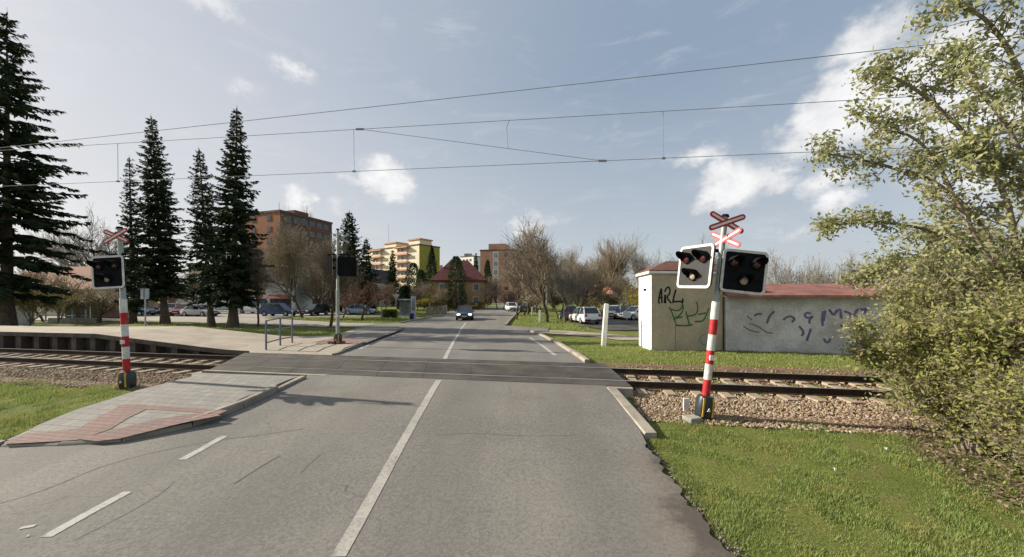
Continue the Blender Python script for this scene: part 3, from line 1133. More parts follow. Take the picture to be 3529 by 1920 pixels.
def mast(name, base, lean, label, heads, crosses, arm=None, top=4.05, tilt=0.0, scale=1.0, face=None):
    r = thing(name, base, label, 'crossing signal', 'level crossing signal masts')
    r.rotation_euler = (tilt, lean, 0)
    r.scale = (scale, scale, scale)
    # base cabinet: dark barrel with two yellow stripes in front
    mb = MB()
    rings = []
    for z, k in ((-.25, .80), (.0, .85), (.03, 1.0), (.2, 1.06), (.36, 1.0), (.43, .86), (.45, .55)):
        rings.append([Vector((.155 * k * math.copysign(abs(math.cos(a)) ** .8, math.cos(a)), .15 * k * math.copysign(abs(math.sin(a)) ** .8, math.sin(a)), z)) for a in np.linspace(0, 2 * math.pi, 25)[:-1]])
    mb.loft(rings, M_GREENB)
    box = mb.build('base_cabinet', parent=r, smooth=True)
    for x0 in (-.088, .088):
        mb = MB()
        pr = []
        for z, k in ((.05, 1.0), (.2, 1.05), (.36, 1.0), (.41, .92)):
            y = -.128 * k - .012
            pr.append([Vector((x0 * (1.0 + .1 * (k - 1)) - .018, y, z)), Vector((x0 + .018, y, z)), Vector((x0 + .018, y + .05, z)), Vector((x0 - .018, y + .05, z))])
        mb.loft(pr, M_YEL)
        mb.build('yellow_stripe', parent=box)
    mb = MB()
    mb.prism([Vector((-.03, -.175, .17)), Vector((.03, -.175, .17)), Vector((0, -.175, .24))], (0, .02, 0), M_WHITE)
    mb.build('warning_triangle', parent=box)
    # pole: one tube in bands
    mb = MB()
    bands = [(.40, .76, M_RED), (.76, 1.07, M_WHITE), (1.07, 1.34, M_RED), (1.34, 1.65, M_WHITE), (1.65, 1.95, M_RED), (1.95, 2.3, M_WHITE)]
    for a, b, mt in bands:
        mb.tube([(0, 0, a), (0, 0, b)], .072, 16, mt, caps=False)
    mb.tube([(0, 0, 2.3), (0, 0, 2.34), (0, 0, top)], [.072, .058, .052], 14, M_POLE)
    mb.tube([(0, 0, top), (0, 0, top + .05)], [.075, .06], 14, M_BLACK)
    mb.build('pole', parent=r, smooth=True)
    mb = MB().tube([(0, -.02, 1.2), (0, -.085, 1.2)], .05, 12, M_PINK)
    mb.box((0, -.075, 1.2), (.09, .03, .10), 0, M_PINK)
    mb.build('number_plate', parent=r)
    for hd_ in heads:
        signal_head(r, hd_[0], hd_[1], face=hd_[2] if len(hd_) > 2 else face)
    if arm:
        mb = MB().tube([arm[0], arm[1]], .035, 8, M_BLACK)
        mb.build('cross_arm', parent=r)
    for c in crosses:
        crossbuck(r, *c)
    return r


b = hit(2424, 1440)
RM = mast('signal_mast', (b.x, b.y, b.z), R(6.2), 'right hand crossing signal with two lamp boards and two crossbucks on a striped pole',
          [((.41, -.12, 2.93), R(-3), M_BLACK), ((-.54, -.10, 2.93), R(-74), pm('sunlit_board', (.03, .03, .03), .6, .2, 6, spec=.25))], [(3.86, -.075, R(0), .75), (3.53, -.08, R(-70), .75)], arm=((-.42, .03, 3.31), (.52, .03, 3.31)), top=3.98, scale=.945)  # left-facing board: same black paint, sunlight on it put into a lighter colour
b = hit(440, 1338)
LM = mast('signal_mast', (b.x, b.y, b.z), R(-2.9), 'left hand crossing signal with one lamp board below a red crossbuck beside the pavement',
          [((-.22, -.12, 3.0), R(-2), M_BLACK)], [(3.92, -.075, R(-4), .74, .115, 25, -.02)], arm=((-.3, 0, 3.46), (.12, 0, 3.46)), top=4.12, scale=.955)
b = hit(1164, 1184, fp_z)
BM = mast('signal_mast', (b.x, b.y, b.z - .02), 0, 'crossing signal seen from behind on the far pavement with black lamp boards',
          [((-.40, .12, 3.35), R(180 - 52)), ((.34, .10, 3.30), R(180 + 55))], [(4.5, .08, R(178), .8, .1, 28, .1, True), (4.05, .08, R(140), .8, .1, 28, .0, True)], arm=((-.4, 0, 3.8), (.4, 0, 3.8)), top=4.85, face=M_MATTE)
# the far mast is plain galvanised grey, without bands
for ch in BM.children:
    if ch.name.startswith('pole'):
        for i in range(len(ch.data.materials)):
            ch.data.materials[i] = M_POLE if ch.data.materials[i].name != 'signal_black' else M_BLACK
rngs = random.Random(4)
M_BRICKRED = pm('broken_brick', (.19, .085, .06), .95, .3, 6, .3, 30)
base_far = Vector(BM.location)
for i in range(7):
    a = i * .9 + rngs.uniform(-.2, .2)
    d = rngs.uniform(.24, .42)
    p = base_far + Vector((math.cos(a) * d, math.sin(a) * d * .8 - .05, 0))
    mb = MB().box((p.x, p.y, fp_z(p.x, p.y) + .05), (.17, .13, .12), a, M_BRICKRED, bev=.03)
    tag(mb.build('brick_lump'), 'dull red brick lump heaped round the base of the far signal mast', 'brick', 'brick lumps round the far mast')

# small white marker and concrete lump beside the right mast
p = hit(2364, 1420)
mb = MB(); mb.box((p.x, p.y, p.z + .12), (.10, .05, .30), R(-8), M_WHITE, bev=.008)
tag(mb.build('marker_block'), 'small white marker stone beside the right signal base', 'marker')
p = hit(2385, 1452)
mb = MB(); mb.box((p.x, p.y, p.z + .03), (.26, .22, .12), R(20), M_CONC2, bev=.02)
tag(mb.build('concrete_lump'), 'low rough concrete lump in the grass by the right signal base', 'concrete block')

# ------------------------------------------------------------------ tubular railing on the far pavement
M_TUBE = pm('blue_grey_tube', (.15, .18, .23), .45, .15, 6, metal=.2, spec=.4)
P = [on_t(916, 1207, 0) for _ in (0,)]
pts = []
for bx, by in ((917, 1206), (966, 1191), (1007, 1182)):
    q = hit(bx, by, fp_z); pts.append(q)
ht = 1.08
rl = thing('tubular_railing', pts[0], 'blue grey tubular railing standing on the far pavement left of the road', 'railing')
for q in pts:
    child(MB().tube([q + Vector((0, 0, -.05)), q + Vector((0, 0, ht))], .034, 10).build('post', M_TUBE, smooth=True), rl)
for z in (ht, .68, .26):
    child(MB().tube([q + Vector((0, 0, z)) for q in pts], .026, 8).build('rail', M_TUBE, smooth=True), rl)

# ------------------------------------------------------------------ white posts right of the road
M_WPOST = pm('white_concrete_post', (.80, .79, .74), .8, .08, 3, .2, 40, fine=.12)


def white_post(bx, by, ty, w, label, lean=0):
    p = hit(bx, by)
    h = (by - ty) / F * p.y
    mb = MB()
    mb.loft([[Vector((a * w / 2 * k, b * w / 2 * k, z)) for a, b in ((-1, -1), (1, -1), (1, 1), (-1, 1))] for z, k in ((-.2, 1), (h - .04, .92), (h, .6))])
    o = mb.build('white_post', M_WPOST, loc=p)
    o.rotation_euler = (0, lean, 0)
    tag(o, label, 'post', 'white posts along the right verge')


white_post(2080, 1192, 1046, .2, 'tall leaning white concrete post standing left of the graffiti hut', R(4))
white_post(1861, 1113, 1069, .2, 'short white post beside the forked tree on the right verge')
white_post(1834, 1087, 1059, .22, 'short white post farthest along the right verge behind its twin')

# ------------------------------------------------------------------ overhead line
M_WIRE = pm('overhead_wire', (.26, .27, .28), .9, .2, 2)


def wpt(dx, dy, t=0.0):
    return on_t(dx * 1.37, dy * 1.3695, t)


def span(a, b, sag=0.0, n=16, ext=(0, 0)):
    a = Vector(a); b = Vector(b)
    d = b - a
    A = a - d * ext[0]; B = b + d * ext[1]
    return [A.lerp(B, i / n) - Vector((0, 0, sag * 4 * (i / n) * (1 - i / n))) for i in range(n + 1)]


cat_root = thing('catenary_line', wpt(1288, 406), 'overhead contact wire with droppers hung from its bearer wire above the track', 'overhead line')
cw = span(wpt(215, 460), wpt(2290, 372), 0, ext=(1.2, .5))
mw = span(wpt(180, 368), wpt(2280, 244), 0, ext=(1.2, .5))
child(MB().tube(cw, .0075, 6).build('contact_wire', M_WIRE), cat_root)
child(MB().tube(mw, .0075, 6).build('bearer_wire', M_WIRE), cat_root)
def on_line(a, b, dx):
    """point of wire a-b seen at picture column dx"""
    k = (dx * 1.37 - CX) / F
    d = b - a
    u = (k * a.y - a.x) / (d.x - k * d.y)
    return a + d * u
for dx in (296, 890, 1668):
    top = on_line(mw[0], mw[-1], dx); bot = on_line(cw[0], cw[-1], dx + 1)
    child(MB().tube([top, bot], .007, 5).build('dropper', M_WIRE), cat_root)
    mb = MB()
    mb.box(bot, (.09, .03, .05), 0, M_WIRE)
    child(mb.build('clip', M_WIRE), cat_root)
top = on_line(mw[0], mw[-1], 1281); dA = on_line(mw[0], mw[-1], 905); dB = on_line(cw[0], cw[-1], 1515)
child(MB().tube([dA, dB], .0075, 5).build('slant_wire', M_WIRE), cat_root)
mid = on_line(dA, dB, 1278)
child(MB().tube([top, top.lerp(mid, .25) + Vector((-.06, 0, 0)), top.lerp(mid, .6) + Vector((-.03, 0, 0)), mid], .007, 5).build('dropper', M_WIRE), cat_root)
for q in (dA, dB):
    child(MB().box(q, (.22, .035, .05), 0, M_WIRE).build('clamp', M_WIRE), cat_root)
fw = span(wpt(200, 347, .6), wpt(2560, 84, .6), .05, ext=(.8, .4))
tag(MB().tube(fw, .009, 6).build('feeder_wire', M_WIRE), 'highest overhead wire slanting across the sky above the other two', 'wire')

# ------------------------------------------------------------------ graffiti hut and the low wall building
M_CREAM = pm('cream_render', (.53, .45, .32), .95, .14, 1.3, .3, 24, fine=.22)
M_ROOFR = pm('rust_red_roof', (.165, .075, .055), .85, .2, 1.5, .3, 20, fine=.2)
M_WALLG = pm('patchy_wall_render', (.56, .545, .53), .95, .2, .9, .4, 14, fine=.2, tint=(.72, .71, .70))
M_GBLK = pm('spray_black', (.015, .015, .015), .6, .2, 5)
M_GGRN = pm('spray_green', (.03, .16, .045), .6, .2, 5)
M_GVIO = pm('spray_violet', (.17, .12, .26), .6, .2, 5)
M_GBLU = pm('spray_grey_blue', (.13, .14, .18), .6, .2, 5)
A = Vector((5.80, 15.1, 0)); B = Vector((9.02, 15.55, 0)); C_ = Vector((6.06, 17.35, 0))
u = (B - A); v = (C_ - A); Dp = A + u + v
hut = thing('graffiti_hut', (A + Dp) / 2 + Vector((0, 0, .2)), 'small cream hut with green and black graffiti and a low red roof', 'hut')
mb = MB()
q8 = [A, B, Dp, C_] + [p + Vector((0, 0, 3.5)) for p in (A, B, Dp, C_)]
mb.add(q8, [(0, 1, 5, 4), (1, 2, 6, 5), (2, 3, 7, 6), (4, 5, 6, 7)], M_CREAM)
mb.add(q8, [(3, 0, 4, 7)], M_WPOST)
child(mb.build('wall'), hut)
cen = (A + Dp) / 2
out = lambda p, k: cen + (p - cen) * k
mb = MB()
ev = [out(p, 1.07) + Vector((0, 0, 3.50)) for p in (A, B, Dp, C_)]
ev2 = [p + Vector((0, 0, .09)) for p in ev]
ridge = [cen - u * .18 + Vector((0, 0, 4.08)), cen + u * .18 + Vector((0, 0, 4.08))]
mb.add([p - Vector((0, 0, .0)) for p in ev] + ev2 + ridge, [(3, 2, 1, 0), (0, 1, 5, 4), (1, 2, 6, 5), (2, 3, 7, 6), (3, 0, 4, 7), (4, 5, 9, 8), (5, 6, 9), (6, 7, 8, 9), (7, 4, 8)])
child(mb.build('roof', M_ROOFR), hut)
mb = MB()
e2 = [out(p, 1.085) + Vector((0, 0, 3.44)) for p in (A, B, Dp, C_)]
for a, b in ((0, 1), (3, 0)):
    mb.prism([e2[a], e2[b], e2[b] + Vector((0, 0, .10)), e2[a] + Vector((0, 0, .10))], (Vector((0, .03, 0)) if a == 0 else Vector((.03, 0, 0))))
child(mb.build('fascia', M_WPOST), hut)
un = u.normalized(); vn = v.normalized()
mb = MB()
wc = A + v * .42 + Vector((-.02, 0, 2.78))
mb.box(wc, (.04, .5, .10), math.atan2(v.y, v.x) - R(90), M_BLACK)
child(mb.build('vent'), hut)
mb = MB()
for k in (.02, .5, .98):
    q = A + v * k + Vector((-.012, 0, 1.8))
    mb.box(q, (.03, .05, 3.2), math.atan2(v.y, v.x) - R(90), M_WPOST)
dr = A + v * .26 + Vector((-.006, 0, 1.45)); 
child(MB().box(A + v * .28 + Vector((-.012, 0, 1.75)), (.03, .8, 2.9), math.atan2(v.y, v.x) - R(90), M_WPOST).build('door', M_WPOST), hut)
seam = A + u * .33
child(MB().box(seam + Vector((0, -.006, 1.0)), (.018, .012, 1.6), math.atan2(u.y, u.x), pm('seam_dark', (.22, .19, .14), .9, .2, 4)).build('seam'), hut)


def ray_plane(sx, sy, p0, nrm):
    d = Vector(((sx - CX) / F, 1, -(sy - HY) / F))
    o = Vector((0, 0, CAMZ))
    return o + d * ((p0 - o).dot(nrm) / d.dot(nrm))


def spray(name, strokes, w, p0, nrm, mat, parent, scale, org):
    """flat paint strokes on a wall"""
    mb = MB()
    side_w = 0
    for si, st in enumerate(strokes):
        pts = [ray_plane(org[0] + x / scale, org[1] + y / scale, p0, nrm) for x, y in st]
        P = pts
        for _ in range(2):
            if len(P) > 2:
                Q = [P[0]]
                for a, b in zip(P, P[1:]): Q += [a * .75 + b * .25, a * .25 + b * .75]
                Q.append(P[-1]); P = Q
        off = nrm * (.003 + .0007 * si)
        L = []; Rr = []
        for i, p in enumerate(P):
            t = (P[min(i + 1, len(P) - 1)] - P[max(i - 1, 0)]).normalized()
            s = t.cross(nrm).normalized() * w / 2
            L.append(p + s + off); Rr.append(p - s + off)
        n = len(P)
        mb.add(L + Rr, [(i, i + 1, n + i + 1, n + i) for i in range(n - 1)], mat)
    return child(mb.build(name), parent)


nF = Vector((u.y, -u.x, 0)).normalized()
# black tag ARL
spray('graffiti', [[(330, 990), (320, 960), (345, 850), (350, 850), (352, 985)], [(325, 940), (360, 925)], [(375, 985), (385, 880), (388, 985)], [(380, 880), (395, 840), (425, 835), (430, 890), (395, 930), (440, 985)], [(455, 985), (460, 940), (485, 850), (480, 870), (450, 975), (520, 965), (550, 980), (545, 940)]], .075, A, nF, M_GBLK, hut, 2.697, (2150, 680))
spray('graffiti', [[(420, 1020), (440, 1050), (490, 1195)], [(420, 1035), (500, 1060), (540, 1030), (545, 940)], [(540, 970), (555, 1030), (530, 1090), (460, 1135)], [(460, 1130), (545, 1110)], [(490, 1190), (570, 1195), (640, 1185)], [(575, 1060), (610, 1190)], [(590, 1105), (670, 1095), (690, 1030), (675, 970)], [(660, 1155), (740, 1155), (780, 1060), (790, 1030)], [(690, 1090), (760, 1075)]], .062, A, nF, M_GGRN, hut, 2.697, (2150, 680))
spray('graffiti', [[(760, 1270), (715, 1290), (705, 1330), (730, 1370), (760, 1370)]], .05, A, nF, pm('spray_faint', (.22, .25, .24), .7, .2, 5), hut, 2.697, (2150, 680))
nW = Vector((-v.y, v.x, 0)).normalized()
if nW.x > 0: nW = -nW
spray('graffiti', [[(185, 1080), (195, 1120), (175, 1180), (190, 1220), (170, 1240), (190, 1260)], [(235, 1100), (240, 1170), (225, 1240), (240, 1300)], [(160, 1200), (215, 1185)]], .025, A, nW, M_GBLU, hut, 2.697, (2150, 680))

# low building behind a long wall, red mono-pitch roof with a deep eave
wd = Vector((.955, -.297, 0)).normalized(); wn_ = Vector((wd.y, -wd.x, 0)); 
if wn_.y > 0: wn_ = -wn_
W0 = Vector((9.06, 15.38, 0)); WL = 15.0
low = thing('low_wall_building', W0 + wd * 5 + Vector((0, 0, .2)), 'long low grey rendered wall with violet graffiti under a red roof edge', 'wall')
back_ = -wn_
mb = MB()
mb.prism([W0, W0 + wd * WL, W0 + wd * WL + back_ * 2.2, W0 + back_ * 2.2], (0, 0, 2.44))
child(mb.build('wall', M_WALLG), low)
mb = MB()
E0 = W0 - wd * .02 + wn_ * .36 + Vector((0, 0, 2.45)); E1 = W0 + wd * (WL + .2) + wn_ * .36 + Vector((0, 0, 2.45))
T0 = W0 - wd * .02 + back_ * 2.3 + Vector((0, 0, 2.97)); T1 = W0 + wd * (WL + .2) + back_ * 2.3 + Vector((0, 0, 2.97))
dz = Vector((0, 0, .09))
mb.add([E0, E1, T1, T0, E0 + dz, E1 + dz, T1 + dz, T0 + dz], [(3, 2, 1, 0), (4, 5, 6, 7), (0, 1, 5, 4), (1, 2, 6, 5), (2, 3, 7, 6), (3, 0, 4, 7)])
child(mb.build('roof', pm('faded_red_roof', (.235, .105, .085), .9, .25, 1.6, .4, 12, fine=.25)), low)
o7 = (2600, 850); s7 = 2.337
spray('graffiti', [[(455, 540), (420, 530), (400, 555), (430, 580), (480, 555), (440, 590), (445, 620)], [(550, 520), (545, 600), (550, 640)], [(570, 515), (555, 600)], [(600, 505), (640, 560), (660, 510)], [(650, 540), (690, 490), (700, 580)], [(720, 520), (780, 540), (770, 575), (740, 560)], [(800, 560), (830, 500), (880, 510), (910, 490), (880, 540)], [(420, 760), (455, 660)], [(560, 740), (570, 770), (600, 770), (610, 740)]], .085, W0, wn_, M_GVIO, low, s7, o7)
spray('graffiti', [[(60, 545), (20, 540), (0, 560)], [(160, 520), (120, 560), (100, 620)], [(230, 590), (280, 555), (330, 580), (300, 610)], [(360, 640), (400, 690), (380, 720)], [(690, 640), (720, 630)]], .085, W0, wn_, M_GBLU, low, s7, o7)
spray('graffiti', [[(-40, 620), (30, 640), (90, 690), (150, 700)], [(-90, 640), (-30, 680), (40, 690)], [(-60, 560), (-20, 590)]], .05, W0, wn_, pm('spray_brown', (.20, .14, .11), .8, .2, 5), low, s7, o7)

# ------------------------------------------------------------------ buildings in the distance
M_PANE = glassmat('dark_pane', (.06, .075, .09))
M_PANE2 = glassmat('pale_pane', (.20, .23, .26))
M_WFRAME = pm('white_frame', (.62, .60, .56), .7, .1, 2)


def facade(root, p0, u, n, L, z0, H, floors, cols, ww, wh, frame=M_WFRAME, pane=M_PANE, margin=1.0, skip=None):
    u = Vector(u).normalized(); n = Vector(n).normalized(); a = math.atan2(u.y, u.x)
    fh = H / floors
    for f in range(floors):
        for c in range(cols):
            if skip and skip(f, c): continue
            x = margin + (L - 2 * margin) * (c + .5) / cols
            q = Vector(p0) + u * x + Vector((0, 0, z0 + fh * (f + .55)))
            fr = child(MB().box(q + n * .03, (ww, .10, wh), a).build('window', frame), root)
            pn = MB().box(q + n * .06, (ww - .24, .08, wh - .24), a).build('pane', pane)
            pn.parent = fr


def slab_block(name, label, c0, c1, depth, H, mat_front, mat_end, floors, cols, side_cols=0, ends=None, z0=0):
    """block whose long front runs from c0 to c1 (ground points); depth goes away from the camera side of it"""
    c0 = Vector(c0); c1 = Vector(c1); u = (c1 - c0).normalized(); L = (c1 - c0).length
    n = Vector((u.y, -u.x, 0))
    if n.dot(-c0) < 0: n = -n
    b = -n
    root = thing(name, (c0 + c1) / 2, label, 'apartment block')
    mb = MB()
    q = [c0, c1, c1 + b * depth, c0 + b * depth]
    mb.add([Vector((p.x, p.y, -.3)) for p in q] + [Vector((p.x, p.y, H)) for p in q], [(0, 1, 5, 4)], mat_front)
    mb.add([Vector((p.x, p.y, -.3)) for p in q] + [Vector((p.x, p.y, H)) for p in q], [(1, 2, 6, 5), (2, 3, 7, 6), (3, 0, 4, 7), (4, 5, 6, 7)], mat_end)
    child(mb.build('wall'), root)
    mb = MB()
    for k in range(4):
        a, d = q[k], q[(k + 1) % 4]
        m_ = (a + d) / 2
        ln = (d - a).length + .3
        mb.box(Vector((m_.x, m_.y, H + .16)), (ln, .34, .5), math.atan2((d - a).y, (d - a).x))
    child(mb.build('parapet', pm('roof_edge', (.13, .09, .075), .9, .2, 1)), root)
    return root, u, n, L


M_BRN = pm('brown_panel', (.155, .085, .068), .9, .14, .35, fine=.2, bscale=4)
M_BRN2 = pm('orange_brown_panel', (.52, .29, .20), .9, .14, .35, fine=.15, bscale=4)
M_CRM2 = pm('cream_yellow_panel', (.74, .66, .48), .9, .1, .4)
M_OLV = pm('olive_green_panel', (.27, .27, .055), .9, .12, .3)
M_BALC = pm('balcony_salmon', (.50, .27, .17), .85, .2, 1)
M_BALW = pm('balcony_front', (.60, .50, .40), .85, .2, .8)

# brown block behind the big bare tree
Y0 = 92
c0 = at(965, 1000, 92); c1 = at(1144, 1000, 108)
c0.z = c1.z = 0
blk, u, n, L = slab_block('apartment_block', 'tall brown apartment block rising behind the bare trees left of the road', c0, c1, 13, 24.0, M_BRN, pm('orange_end_panel', (.27, .12, .075), .9, .14, .35), 8, 6)
facade(blk, c0, u, n, L, .8, 23, 8, 6, 1.9, 1.7, pm('brown_frame', (.16, .09, .07), .8, .2, 1))
e0 = c0 - n * 13
facade(blk, e0, n, Vector((-n.y, n.x, 0)) if Vector((-n.y, n.x, 0)).x < 0 else Vector((n.y, -n.x, 0)), 13, .8, 23, 8, 2, 1.5, 1.5, pm('brown_frame', (.16, .09, .07), .8, .2, 1))
for k, (dx, dy, h) in enumerate(((3, 4, 3.4), (9, 5, 2.2))):
    q = c0 + u * dx - n * dy
    child(MB().tube([q + Vector((0, 0, 24)), q + Vector((0, 0, 24 + h))], .07, 6).build('aerial', M_POLE), blk)
q = c0 + u * 10 - n * 6
child(MB().box(q + Vector((0, 0, 25.2)), (4.5, 4, 2.4), math.atan2(u.y, u.x)).build('roof_house', M_BRN), blk)

# yellow and green block with balconies
c0 = at(1445, 1000, 138); c1 = at(1262, 1000, 158); c0.z = c1.z = 0
blk, u, n, L = slab_block('apartment_block', 'cream and olive green apartment block with stacked balconies in the distance', c0, c1, 10.5, 22.0, M_CRM2, M_OLV, 7, 6)
facade(blk, c0, u, n, L, .3, 21.2, 7, 2, 1.6, 1.6, skip=lambda f, c: c == 1, margin=.6, pane=M_PANE2)
for bay in (.16, .64):
    for f in range(7):
        q = c0 + u * (L * bay + 4.0) + Vector((0, 0, .6 + 3.03 * f))
        a = math.atan2(u.y, u.x)
        bal = child(MB().box(q + n * .7 + Vector((0, 0, .0)), (8.0, 1.5, .5), a).build('balcony', M_BALC), blk)
        MB().box(q + n * 1.40 + Vector((0, 0, .62)), (7.6, .10, .72), a).build('balcony_front', M_BALW).parent = bal
        for k in (-2.4, 0.6, 2.9):
            fr = child(MB().box(q + n * .03 + u * k + Vector((0, 0, 1.5)), (1.7, .10, 1.9), a).build('window', M_WFRAME), blk)
            MB().box(q + n * .06 + u * k + Vector((0, 0, 1.5)), (1.45, .09, 1.65), a).build('pane', M_PANE2 if k < 0 else M_PANE).parent = fr
    q = c0 + u * (L * bay + 4.0) + Vector((0, 0, 21.6))
    child(MB().box(q + n * .8, (8.4, 1.7, .45), math.atan2(u.y, u.x)).build('balcony_roof', M_BALC), blk)
for d, w, h in ((1.5, 6.5, 2.4), (16, 7.5, 2.2)):
    q = c0 + u * (d + w / 2) - n * 4.5
    rh = child(MB().box(q + Vector((0, 0, 22 + h / 2)), (w, 6, h), math.atan2(u.y, u.x)).build('roof_house', M_CRM2), blk)
    MB().box(q + Vector((0, 0, 22 + h + .25)), (w + .8, 6.8, .5), math.atan2(u.y, u.x)).build('roof_cap', M_BALC).parent = rh
q = c0 + u * 23 - n * 3
child(MB().tube([q + Vector((0, 0, 22)), q + Vector((0, 0, 33))], [.12, .05], 6).build('aerial', M_POLE), blk)

# orange brown block with a stair tower
c0 = at(1655, 1000, 135); c1 = at(1768, 1000, 133); c0.z = c1.z = 0
blk, u, n, L = slab_block('apartment_block', 'orange brown apartment block with a white window column at the road end', c0, c1, 12, 19.3, M_BRN2, M_BRN2, 6, 4)
a = math.atan2(u.y, u.x)
child(MB().box(c0 + u * 6.3 - n * 4 + Vector((0, 0, 20.6)), (6.5, 7, 2.6), a).build('roof_house', M_BRN2), blk)
for f in range(6):
    q = c0 + u * 5.9 + Vector((0, 0, 2.0 + 3.1 * f))
    fr = child(MB().box(q + n * .04, (2.2, .16, 2.9), a).build('window', M_WFRAME), blk)
    MB().box(q + n * .08, (1.35, .14, 1.7), a).build('pane', M_PANE2).parent = fr
facade(blk, c0 + u * 7.4, u, n, L - 7.4, .6, 18.6, 6, 1, 1.5, 1.5, M_BRN)

# white block far away
c0 = at(1588, 1000, 205); c1 = at(1632, 1000, 200); c0.z = c1.z = 0
blk, u, n, L = slab_block('apartment_block', 'far white apartment block between the olive and orange blocks', c0, c1, 10, 24.5, M_WPOST, M_WPOST, 6, 3)
facade(blk, c0, u, n, L, 1, 23, 7, 3, 1.4, 1.4)
child(MB().box(c0 + u * 3 - n * 3 + Vector((0, 0, 25.6)), (4, 4, 1.6), 0).build('roof_house', M_CONC2), blk)
c0 = at(1524, 1000, 190); c1 = at(1560, 1000, 186); c0.z = c1.z = 0
blk, u, n, L = slab_block('apartment_block', 'far dull red roofed block just right of the olive block', c0, c1, 10, 13.5, pm('grey_pink_panel', (.42, .34, .31), .9, .12, .4), M_BRN, 4, 3)
facade(blk, c0, u, n, L, .8, 13, 4, 3, 1.3, 1.3)
# pale block behind the spruces on the left
c0 = at(650, 1000, 118); c1 = at(905, 1000, 118); c0.z = c1.z = 0
blk, u, n, L = slab_block('apartment_block', 'pale tan apartment block glimpsed behind the row of spruces', c0, c1, 12, 12.5, pm('tan_panel', (.50, .42, .32), .9, .12, .4), M_BALW, 4, 7)
facade(blk, c0, u, n, L, .8, 12, 4, 7, 1.8, 1.6)


def house(name, label, c, w, d, rz, eave, ridge, wallm, roofm, hip=0.0, over=.4, chim=None, gablewin=False, cat='house'):
    """house with its ridge along local x"""
    r = thing(name, c, label, cat, rz=rz)
    mb = MB()
    q = [(-w / 2, -d / 2), (w / 2, -d / 2), (w / 2, d / 2), (-w / 2, d / 2)]
    mb.prism([Vector((x, y, -.3)) for x, y in q], (0, 0, eave + .3))
    if hip == 0:
        for s in (-1, 1):
            mb.prism([Vector((s * w / 2 - s * .3, -d / 2, eave)), Vector((s * w / 2 - s * .3, d / 2, eave)), Vector((s * w / 2 - s * .3, 0, ridge - .05))], (s * .3, 0, 0))
    mb.build('wall', wallm, r)
    W, D = w / 2 + over, d / 2 + over
    ze = eave - over * (ridge - eave) / (d / 2) * .5
    rx = W - hip
    vs = [Vector((-W, -D, ze)), Vector((W, -D, ze)), Vector((W, D, ze)), Vector((-W, D, ze)), Vector((-rx, 0, ridge)), Vector((rx, 0, ridge))]
    vs += [v_ + Vector((0, 0, .18)) for v_ in vs]
    fs = [(0, 1, 5, 4)[::-1], (2, 3, 4, 5)[::-1], (1, 2, 5)[::-1], (3, 0, 4)[::-1], (6, 7, 11, 10), (8, 9, 10, 11), (7, 8, 11), (9, 6, 10), (0, 1, 7, 6), (1, 2, 8, 7), (2, 3, 9, 8), (3, 0, 6, 9)]
    if hip == 0:
        fs = [f for f in fs if f not in ((1, 2, 5)[::-1], (3, 0, 4)[::-1], (7, 8, 11), (9, 6, 10), (1, 2, 8, 7), (3, 0, 6, 9))] + [(1, 5, 11, 7), (5, 2, 8, 11), (3, 4, 10, 9), (4, 0, 6, 10)]
    rf = MB().add(vs, fs).build('roof', roofm, r)
    if chim:
        MB().box((chim[0], chim[1], ridge + chim[2]), (.7, .7, 2.0), 0, pm('chimney_render', (.55, .38, .24), .9, .1, 2)).build('chimney', parent=rf)
    return r


def house_window(r, p, w, h, axis='x'):
    fr = MB().box(p, (w, .12, h) if axis == 'x' else (.12, w, h)).build('window', M_WFRAME, r)
    MB().box((p[0], p[1] - .03, p[2]) if axis == 'x' else p, (w - .2, .14, h - .2) if axis == 'x' else (.18, w - .2, h - .2)).build('pane', M_PANE, fr)


M_TILE = pm('dark_red_tile', (.105, .036, .033), .85, .2, 1.2, .3, 8)
M_YELW = pm('ochre_render', (.34, .235, .11), .9, .12, .7)
p = at(1583, 1060, 74); p.z = 0
h = house('tiled_house', 'ochre house with a dark red hipped roof and a chimney at the road end', p, 9.8, 9, R(8), 5.6, 9.6, M_YELW, M_TILE, hip=3.6, over=.5, chim=(-3.6, -1.5, -2.0))
for x in (-3.2, 0.2, 3.2):
    for z in (1.7, 4.2):
        house_window(h, (x, -4.52, z), 1.2, 1.4)
for y in (-2, 2):
    house_window(h, (4.92, y, 4.2), 1.1, 1.3, 'y')
p = at(1306, 1060, 100); p.z = 0
h = house('gabled_house', 'narrow white gabled house with a dark roof between the conifers', p, 9, 4.4, R(72), 6.2, 9.6, M_WFRAME, pm('dark_slate', (.055, .045, .05), .8, .2, 2), over=.35)
fr = MB().box((-4.53, 0, 6.4), (.12, .9, 1.3)).build('window', M_WFRAME, h)
MB().box((-4.55, 0, 6.4), (.14, .66, 1.0)).build('pane', M_PANE, fr)
p = at(2100, 1020, 150); p.z = 0
house('gabled_house', 'far cream house with a red roof glimpsed between the right hand trees', p, 13, 10, R(20), 5.5, 10, M_CRM2, pm('clay_tile', (.36, .14, .09), .85, .2, 1), over=.5)
p = at(2075, 1020, 95); p.z = 0
house('gabled_house', 'small cream house with a brown roof above the parked cars on the right', p, 7, 6, R(-35), 2.9, 4.9, M_CRM2, pm('clay_tile', (.36, .14, .09), .85, .2, 1), over=.4)
